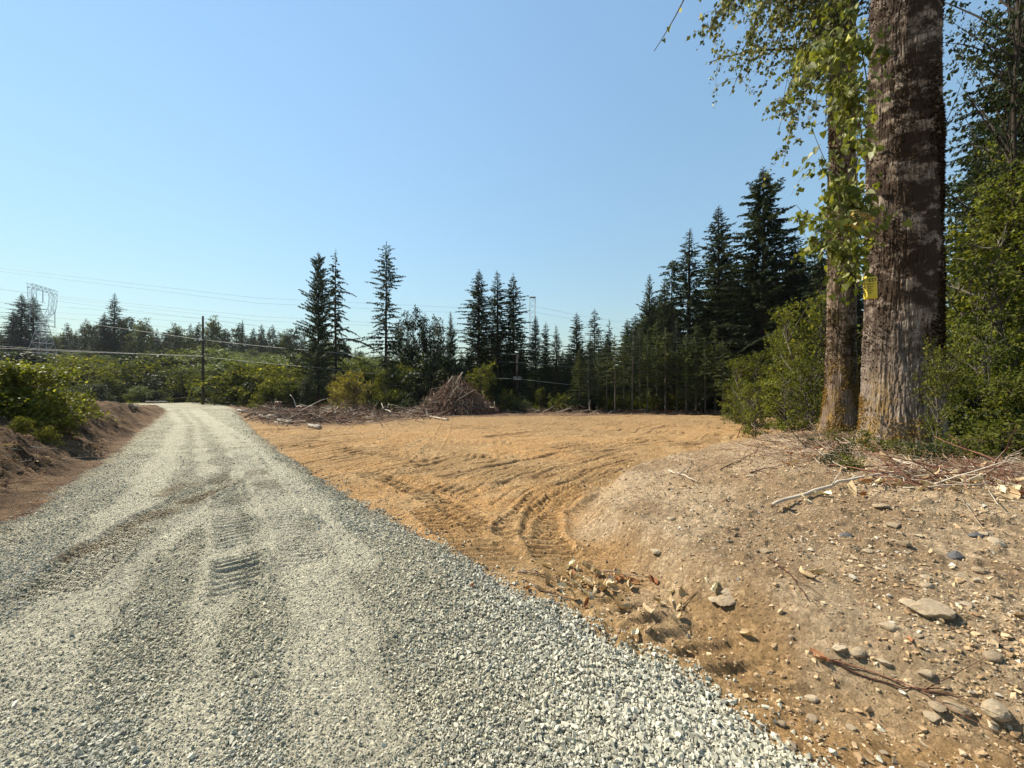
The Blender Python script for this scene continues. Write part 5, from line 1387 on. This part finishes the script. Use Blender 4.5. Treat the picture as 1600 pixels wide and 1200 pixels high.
# ------------------------------------------------------------------ debris round the big trunks
pts, dd, L_, r__ = [], [], [], []
for i in range(1500):
    k_ = g_.random()
    if k_ < .65: px_q, py = g_.gauss(1265, 62), g_.gauss(694, 19)
    else: px_q, py = g_.uniform(1380, 1600), g_.gauss(742, 14)
    if py < 652: continue
    X, Y, Zg = G(px_q, py)
    if Y > 14 or X < 3: continue
    pts.append((X, Y, Zg + abs(g_.gauss(0, .045)))); L_.append(g_.uniform(.06, .55)); r__.append(g_.uniform(.0015, .006)); dd.append((g_.gauss(0, 1), g_.gauss(0, .7), g_.gauss(0, .22)))
tangle('twig_litter', 'mat of thin dry twigs and stalks on the bank before the big trunks', pts, dd, L_, r__, ['stick', 'stick_red', 'stick_pale', 'stick_red'])
def branch_px(pl, r, mat, label, lift=.02, Ys=None, twigs=3, seed=1):
    g = np.random.default_rng(seed); b = Buf()
    p3 = [np.array(G(*p)) + np.array([0, 0, r + lift]) for p in pl]
    q = [];
    for a, c in zip(p3[:-1], p3[1:]):
        for t in np.linspace(0, 1, 5)[:-1]: q.append(a * (1 - t) + c * t + g.normal(0, r * .5, 3))
    q.append(p3[-1]); q = np.array(q); b.tube(q, np.linspace(r, r * .45, len(q)), 7)
    for k_ in range(twigs):
        i = g.integers(1, len(q) - 1); L = g.uniform(.12, .35); d = q[i] - q[i - 1]; d = nrm3(d) + np.array([g.normal(0, .6), g.normal(0, .6), abs(g.normal(.1, .2))]); d = nrm3(d)
        b.tube([q[i], q[i] + d * L * .5, q[i] + d * L + g.normal(0, .02, 3)], [r * .4, r * .3, r * .12], 5)
    o = link('fallen_branch', b.mesh('branch', [M[mat]])); tag(o, label, 'branch'); return o
branch_px([(1203, 797), (1260, 780), (1310, 762), (1375, 747), (1440, 741), (1520, 736), (1600, 742)], .017, 'stick_pale', 'long pale branch lying across the bank below the thickest trunk', .03, twigs=5, seed=3)
branch_px([(1045, 737), (1062, 743), (1090, 756)], .014, 'stick_pale', 'short forked pale stick on the bank shoulder above the field', .02, twigs=1, seed=4)
branch_px([(1060, 745), (1075, 733), (1078, 723)], .009, 'stick_pale', 'thin pale twig crossing the short forked stick on the bank shoulder', .03, twigs=0, seed=5)
branch_px([(1124, 738), (1160, 722), (1185, 706)], .009, 'stick', 'thin brown stick leading from the bank to the twig litter', .02, twigs=1, seed=6)
branch_px([(1172, 742), (1200, 736), (1222, 735)], .012, 'stick', 'short brown stick beside a pale stone on the bank', .01, twigs=0, seed=7)
branch_px([(942, 893), (975, 900), (1016, 906)], .008, 'stick', 'thin brown twig arching over the leaf litter by the gravel', .015, twigs=1, seed=8)
branch_px([(1200, 872), (1235, 905), (1262, 945)], .005, 'stick_red', 'dark wiry twig on the middle of the bank', .008, twigs=4, seed=9)
branch_px([(1282, 1033), (1340, 1058), (1410, 1080), (1480, 1088)], .0055, 'stick_red', 'long dark branch with side twigs in the lower right soil', .010, twigs=5, seed=10)
branch_px([(1286, 1036), (1350, 1052), (1440, 1086), (1495, 1092)], .004, 'stick_red', 'thin twig lying along the long dark branch at the lower right', .01, twigs=4, seed=11)
branch_px([(1060, 958), (1075, 945), (1090, 930)], .004, 'stick', 'tiny bent twig beside the pale leaf clump', .006, twigs=2, seed=12)
branch_px([(1490, 700), (1520, 735), (1560, 800)], .008, 'stick_pale', 'pale curved stalk hanging over the litter on the right', .05, twigs=2, seed=13)
branch_px([(1500, 780), (1540, 830), (1570, 865)], .004, 'stick_pale', 'thin pale twig on the right part of the bank', .006, twigs=1, seed=14)
branch_px([(1255, 690), (1290, 722), (1320, 745)], .013, 'stick_pale', 'pale broken stick in the twig litter left of the thickest trunk', .06, twigs=3, seed=15)
branch_px([(1240, 660), (1262, 690), (1300, 712)], .010, 'stick_red', 'red brown stick in the twig litter left of the thickest trunk', .08, twigs=3, seed=16)
branch_px([(300, 706), (330, 704)], .01, 'stick_pale', 'short pale stick near the road edge', .01, twigs=0, seed=17) if False else None
branch_px([(808, 897), (850, 901), (890, 915)], .007, 'stick', 'thin brown twig at the upper left of the leaf litter', .01, twigs=3, seed=18)
branch_px([(838, 922), (870, 935), (905, 950)], .006, 'stick', 'crooked brown twig under the leaf litter near the gravel', .01, twigs=3, seed=19)
a_ = Vector(G(1151, 683)); stick_at(a_ + Vector((0, 0, -.05)), (.22, 0, .55), .62, 1.7, 'stick_red', 'short red brown stake standing upright at the top of the bank', None, 'stake', 'stick')
for i in range(84):
    if i < 56: px_q, py = g_.gauss(1265, 55), g_.gauss(700, 16)
    else: px_q, py = g_.uniform(1400, 1595), g_.gauss(748, 14)
    X, Y, Zg = G(px_q, max(py, 662))
    stick_at((X, Y, Zg + .02), (g_.gauss(0, 1), g_.gauss(0, .8), g_.gauss(.12, .25)), g_.uniform(.25, .85), g_.uniform(.6, 1.1), g_.choice(['stick', 'stick_pale', 'stick_red']), 'dry stick in the litter at the foot of the big trunks', 'dry sticks at the foot of the big trunks', 'dry_stick', 'stick')
# brambles and low leafy plants
for i, (px_q, py, h, kd, wf) in enumerate([(1345, 698, .34, 'fern_low', .7), (1368, 708, .28, 'fern_low', .8), (1318, 716, .26, 'bramble', .8), (1402, 708, .25, 'fern_low', .7), (1225, 668, .35, 'bramble', .8), (1250, 655, .5, 'fern_low', .9), (1285, 662, .4, 'fern_low', .8), (1490, 716, .35, 'fern_low', .8), (1520, 716, .45, 'fern_low', 1.0), (1560, 712, .55, 'fern_low', 1.0), (1595, 716, .6, 'fern_low', 1.0), (1305, 690, .3, 'fern_low', .9), (1272, 700, .24, 'bramble', .9), (1330, 735, .24, 'fern_low', .9), (1425, 718, .26, 'fern_low', 1.0), (1300, 728, .2, 'bramble', 1.0), (1455, 724, .3, 'bramble', 1.0)]):
    X, Y, Zg = G(px_q, py)
    plant(kd, 'bramble_plant', X, Y, h, 'low leafy bramble at the foot of the big trunks', 'plant', 'brambles at the foot of the big trunks', wf)
tr('sap', 'sapling_tree', 6.72, 6.08, 1.75, 'small bright leafed sapling standing before the right side of the thickest trunk', .62)
for px_q, py, h in [(470, 632, .9), (365, 628, .8), (395, 640, .7), (515, 640, .9)]:
    X, Y, Zg = G(px_q, py); plant('fern_low', 'weed_plant', X, min(Y, 44), h, 'small green weed clump beside the slash', 'plant', 'weed clumps beside the slash', 1.2)

# ------------------------------------------------------------------ rocks and fallen leaves
def rock_var(seed, flat=.55, mat='rock'):
    bm = bmesh.new(); bmesh.ops.create_icosphere(bm, subdivisions=3, radius=.5)
    g = np.random.default_rng(seed); pl = [(nrm3(g.normal(0, 1, 3)), g.uniform(.28, .42)) for _ in range(9)]
    for v in bm.verts:
        c = np.array(v.co)
        for nn_, dd_ in pl:
            k_ = c @ nn_ - dd_
            if k_ > 0: c = c - nn_ * k_ * .92
        c = c * np.array([1.1, .85, flat]) * (1 + .05 * math.sin(c[0] * 23 + c[1] * 17 + seed)); v.co = c
    me = bpy.data.meshes.new('rock'); bm.to_mesh(me); bm.free(); me.materials.append(M[mat]); return me
RV_ = [rock_var(i, f) for i, f in enumerate([.5, .6, .4, .65, .35])]; RD = rock_var(11, .5, 'rock_dark')
def rock(px_q, py, wpx, label, k_=None, me=None, group=None):
    X, Y, Zg = G(px_q, py); o = link('rock', me or RV_[(k_ if k_ is not None else int(px_q)) % 5]); s = wpx / 600 * Y
    o.location = (X, Y, Zg + s * .1); o.scale = (s, s, s); o.rotation_euler = (g_.gauss(0, .15), g_.gauss(0, .15), g_.uniform(-.5, .5)); tag(o, label, 'rock', group)
rock(1452, 968, 58, 'largest flat tan rock on the right bank', 0)
rock(1424, 955, 26, 'tilted pale rock touching the largest flat rock', 2)
rock(1555, 1118, 40, 'angular tan rock in the bottom right corner area', 3)
rock(1495, 1112, 30, 'blocky tan rock left of the angular one near the bottom right', 1)
rock(1455, 1122, 22, 'small rounded pale rock at the lower right', 4)
rock(1468, 1108, 26, 'wedge shaped pale rock beside the small rounded one', 2)
rock(1552, 1028, 24, 'grey tan rock with a dark shaded side near the right border', 3)
rock(1388, 983, 22, 'small tan rock left below the largest flat rock', 1)
rock(1310, 1022, 22, 'pale rock above the left end of the long dark branch', 0)
rock(1340, 1024, 22, 'pale rock right of the one above the long dark branch', 3)
rock(1492, 869, 22, 'dark grey slab on the right part of the bank', me=RD)
rock(1524, 838, 20, 'dark grey stone above the dark slab', me=RD)
rock(1322, 838, 16, 'small dark pointed stone on the upper bank', me=RD)
rock(1173, 745, 14, 'pale stone at the end of the short brown stick', 1)
rock(1138, 945, 34, 'pale flat rock right of the leaf litter', 2)
rock(1395, 826, 20, 'flat tan rock on the middle of the upper bank', 4)
rock(1378, 798, 22, 'thin flat stone just below the long pale branch', 2)
rock(1560, 850, 26, 'flat pale stone near the right border of the bank', 2)
rock(1024, 868, 16, 'small pale stone on the slope above the leaf litter', 1)
rock(1050, 813, 14, 'pair sized pale stone on the bank shoulder', 3)
rock(1220, 1140, 15, 'grey stone stray beside the gravel edge at the bottom', 1)
rock(90, 668, 9, 'pale small stone on the left bank by the bush', 1)
for i in range(36):
    px_q = g_.uniform(1060, 1595); py = g_.uniform(790, 1190)
    if px_q < 1060 + (py - 880) * .55: continue
    rock(px_q, py, g_.uniform(8, 20), 'small tan rock half sunk in the soil of the right bank', None, None, 'small tan rocks on the right bank')
# curled dry leaves
def curled_leaf(seed, mat):
    g = np.random.default_rng(seed); n, m_ = 9, 5; vs = []
    cu, cv = g.uniform(.5, 2.2), g.uniform(-1.2, 2.2); tw = g.uniform(-1.2, 1.2); nar = g.uniform(.6, 1.0)
    for i in range(n):
        t = i / (n - 1); wd = .42 * math.sin(math.pi * min(.985, .03 + t)) ** .75 * (1 - .25 * t)
        for j in range(m_):
            s = (j / (m_ - 1) - .5) * 2
            vs.append((t - .5, s * wd * nar * (1 - .12 * cu * abs(s)), .13 * cu * abs(s) ** 1.6 * (.6 + t) + .25 * cv * (t - .5) ** 2 + tw * s * (t - .5) * .35 + g.normal(0, .022)))
    fs = [(i * m_ + j, i * m_ + j + 1, (i + 1) * m_ + j + 1, (i + 1) * m_ + j) for i in range(n - 1) for j in range(m_ - 1)]
    vs += [(-.5, 0, .02), (-.78, .02, .08)]; k_ = len(vs)
    vs += [(-.5, .015, .02), (-.78, .035, .08)]; fs.append((k_ - 2, k_ - 1, k_ + 1, k_))
    return raw_mesh('leaf', vs, fs, None, [M[mat]], g.random(len(fs)) * .2 + g.uniform(0, .8), True)
LVm = [curled_leaf(i, 'dry_leaf') for i in range(8)]; LVr = [curled_leaf(20 + i, 'red_leaf') for i in range(3)]
def leaf_px(px_q, py, wpx, label, group, red=False, up=.015):
    X, Y, Zg = G(px_q, py); o = link('dry_leaf', g_.choice(LVr if red else LVm)); s = wpx / 600 * Y
    o.location = (X, Y, Zg + s * .12 + up * g_.random()); o.scale = (s, s, s); o.rotation_euler = (g_.gauss(0, .55), g_.gauss(0, .5), g_.uniform(0, 6.28)); tag(o, label, 'leaf', group)
for i in range(46):
    t = g_.random(); leaf_px(860 + 200 * t + g_.gauss(0, 16), 905 + 48 * t + g_.gauss(0, 15), g_.uniform(12, 25), 'curled dry leaf in the litter beside the gravel edge', 'curled dry leaves beside the gravel edge', False)
for i in range(34): leaf_px(1285 + g_.gauss(0, 42), 712 + g_.gauss(0, 14), g_.uniform(7, 14), 'small brown leaf in the twig litter left of the thickest trunk', 'small brown leaves in the twig litter', g_.random() < .5)
for i in range(8): leaf_px(930 + g_.gauss(0, 60), 915 + g_.gauss(0, 18), g_.uniform(10, 18), 'reddish brown dry leaf in the litter beside the gravel edge', 'reddish leaves beside the gravel edge', True)
leaf_px(1020, 912, 22, 'red brown leaf at the end of the arching twig', None, True)
for i in range(58):
    px_q = g_.uniform(1340, 1600); leaf_px(px_q, np.interp(px_q, [1340, 1450, 1600], [752, 752, 765]) + g_.gauss(0, 13), g_.uniform(9, 24), 'pale dry leaf in the strip of litter below the thickest trunk', 'pale dry leaves below the thickest trunk', g_.random() < .14)
for px_q, py, wq, lb in [(1230, 795, 16, 'pale dry leaf under the left end of the long pale branch'), (1258, 787, 18, 'yellow curled leaf hanging on the long pale branch'), (1285, 778, 24, 'brown and cream leaf on the long pale branch'), (1330, 770, 24, 'flat cream leaf just below the long pale branch'), (1258, 908, 26, 'folded cream leaf on the middle of the bank'), (1278, 902, 22, 'brown leaf touching the folded cream leaf'), (1120, 928, 24, 'cream leaf above the pale flat rock'), (1105, 915, 14, 'small cream leaf on the slope near the litter'), (1165, 1003, 24, 'curled tan leaf alone on the bare soil'), (1280, 1035, 26, 'rust coloured leaf at the end of the long dark branch'), (990, 1000, 24, 'cream leaf near the gravel edge by the tread marks'), (1420, 1010, 14, 'tiny red leaf on the lower bank'), (89, 697, 12, 'upright pale leaf on the left bank'), (10, 700, 8, 'small white scrap on the left bank'), (1442, 712, 20, 'cream leaf caught in the brambles')]:
    leaf_px(px_q, py, wq, lb, None, 'rust' in lb or 'red' in lb)
# sticks on the left bank
for i in range(80):
    px_q = g_.uniform(0, 215); py = np.interp(px_q, [0, 215], [740, 655]) + g_.uniform(-38, 45) * (1 - px_q / 260)
    X, Y, Zg = G(px_q, py)
    stick_at((X, Y, Zg + .01), (g_.gauss(0, 1), g_.gauss(0, .8), g_.gauss(0, .12)), g_.uniform(.12, .5), g_.uniform(.8, 1.6), g_.choice(['stick', 'stick_pale', 'stick_red']), 'small stick half buried in the left dirt bank', 'sticks in the left dirt bank', 'dry_stick', 'stick')
print('objects', len(scene.objects))

# ------------------------------------------------------------------ the summer haze in the air
hb = Buf(); hb.box((-420, -60, -4), (420, 420, 75))
hm, t_, ns_, ls_ = nodes('thin summer haze')
pv = N(ns_, "ShaderNodeVolumePrincipled"); pv.inputs['Color'].default_value = (.86, .92, 1.0, 1); pv.inputs['Density'].default_value = .0001; pv.inputs['Anisotropy'].default_value = .2
ho = N(ns_, "ShaderNodeOutputMaterial"); ls_.new(pv.outputs[0], ho.inputs['Volume'])
hz_o = link('haze', hb.mesh('haze', [hm], False)); tag(hz_o, 'thin pale summer haze over the whole clearing', kind='stuff')
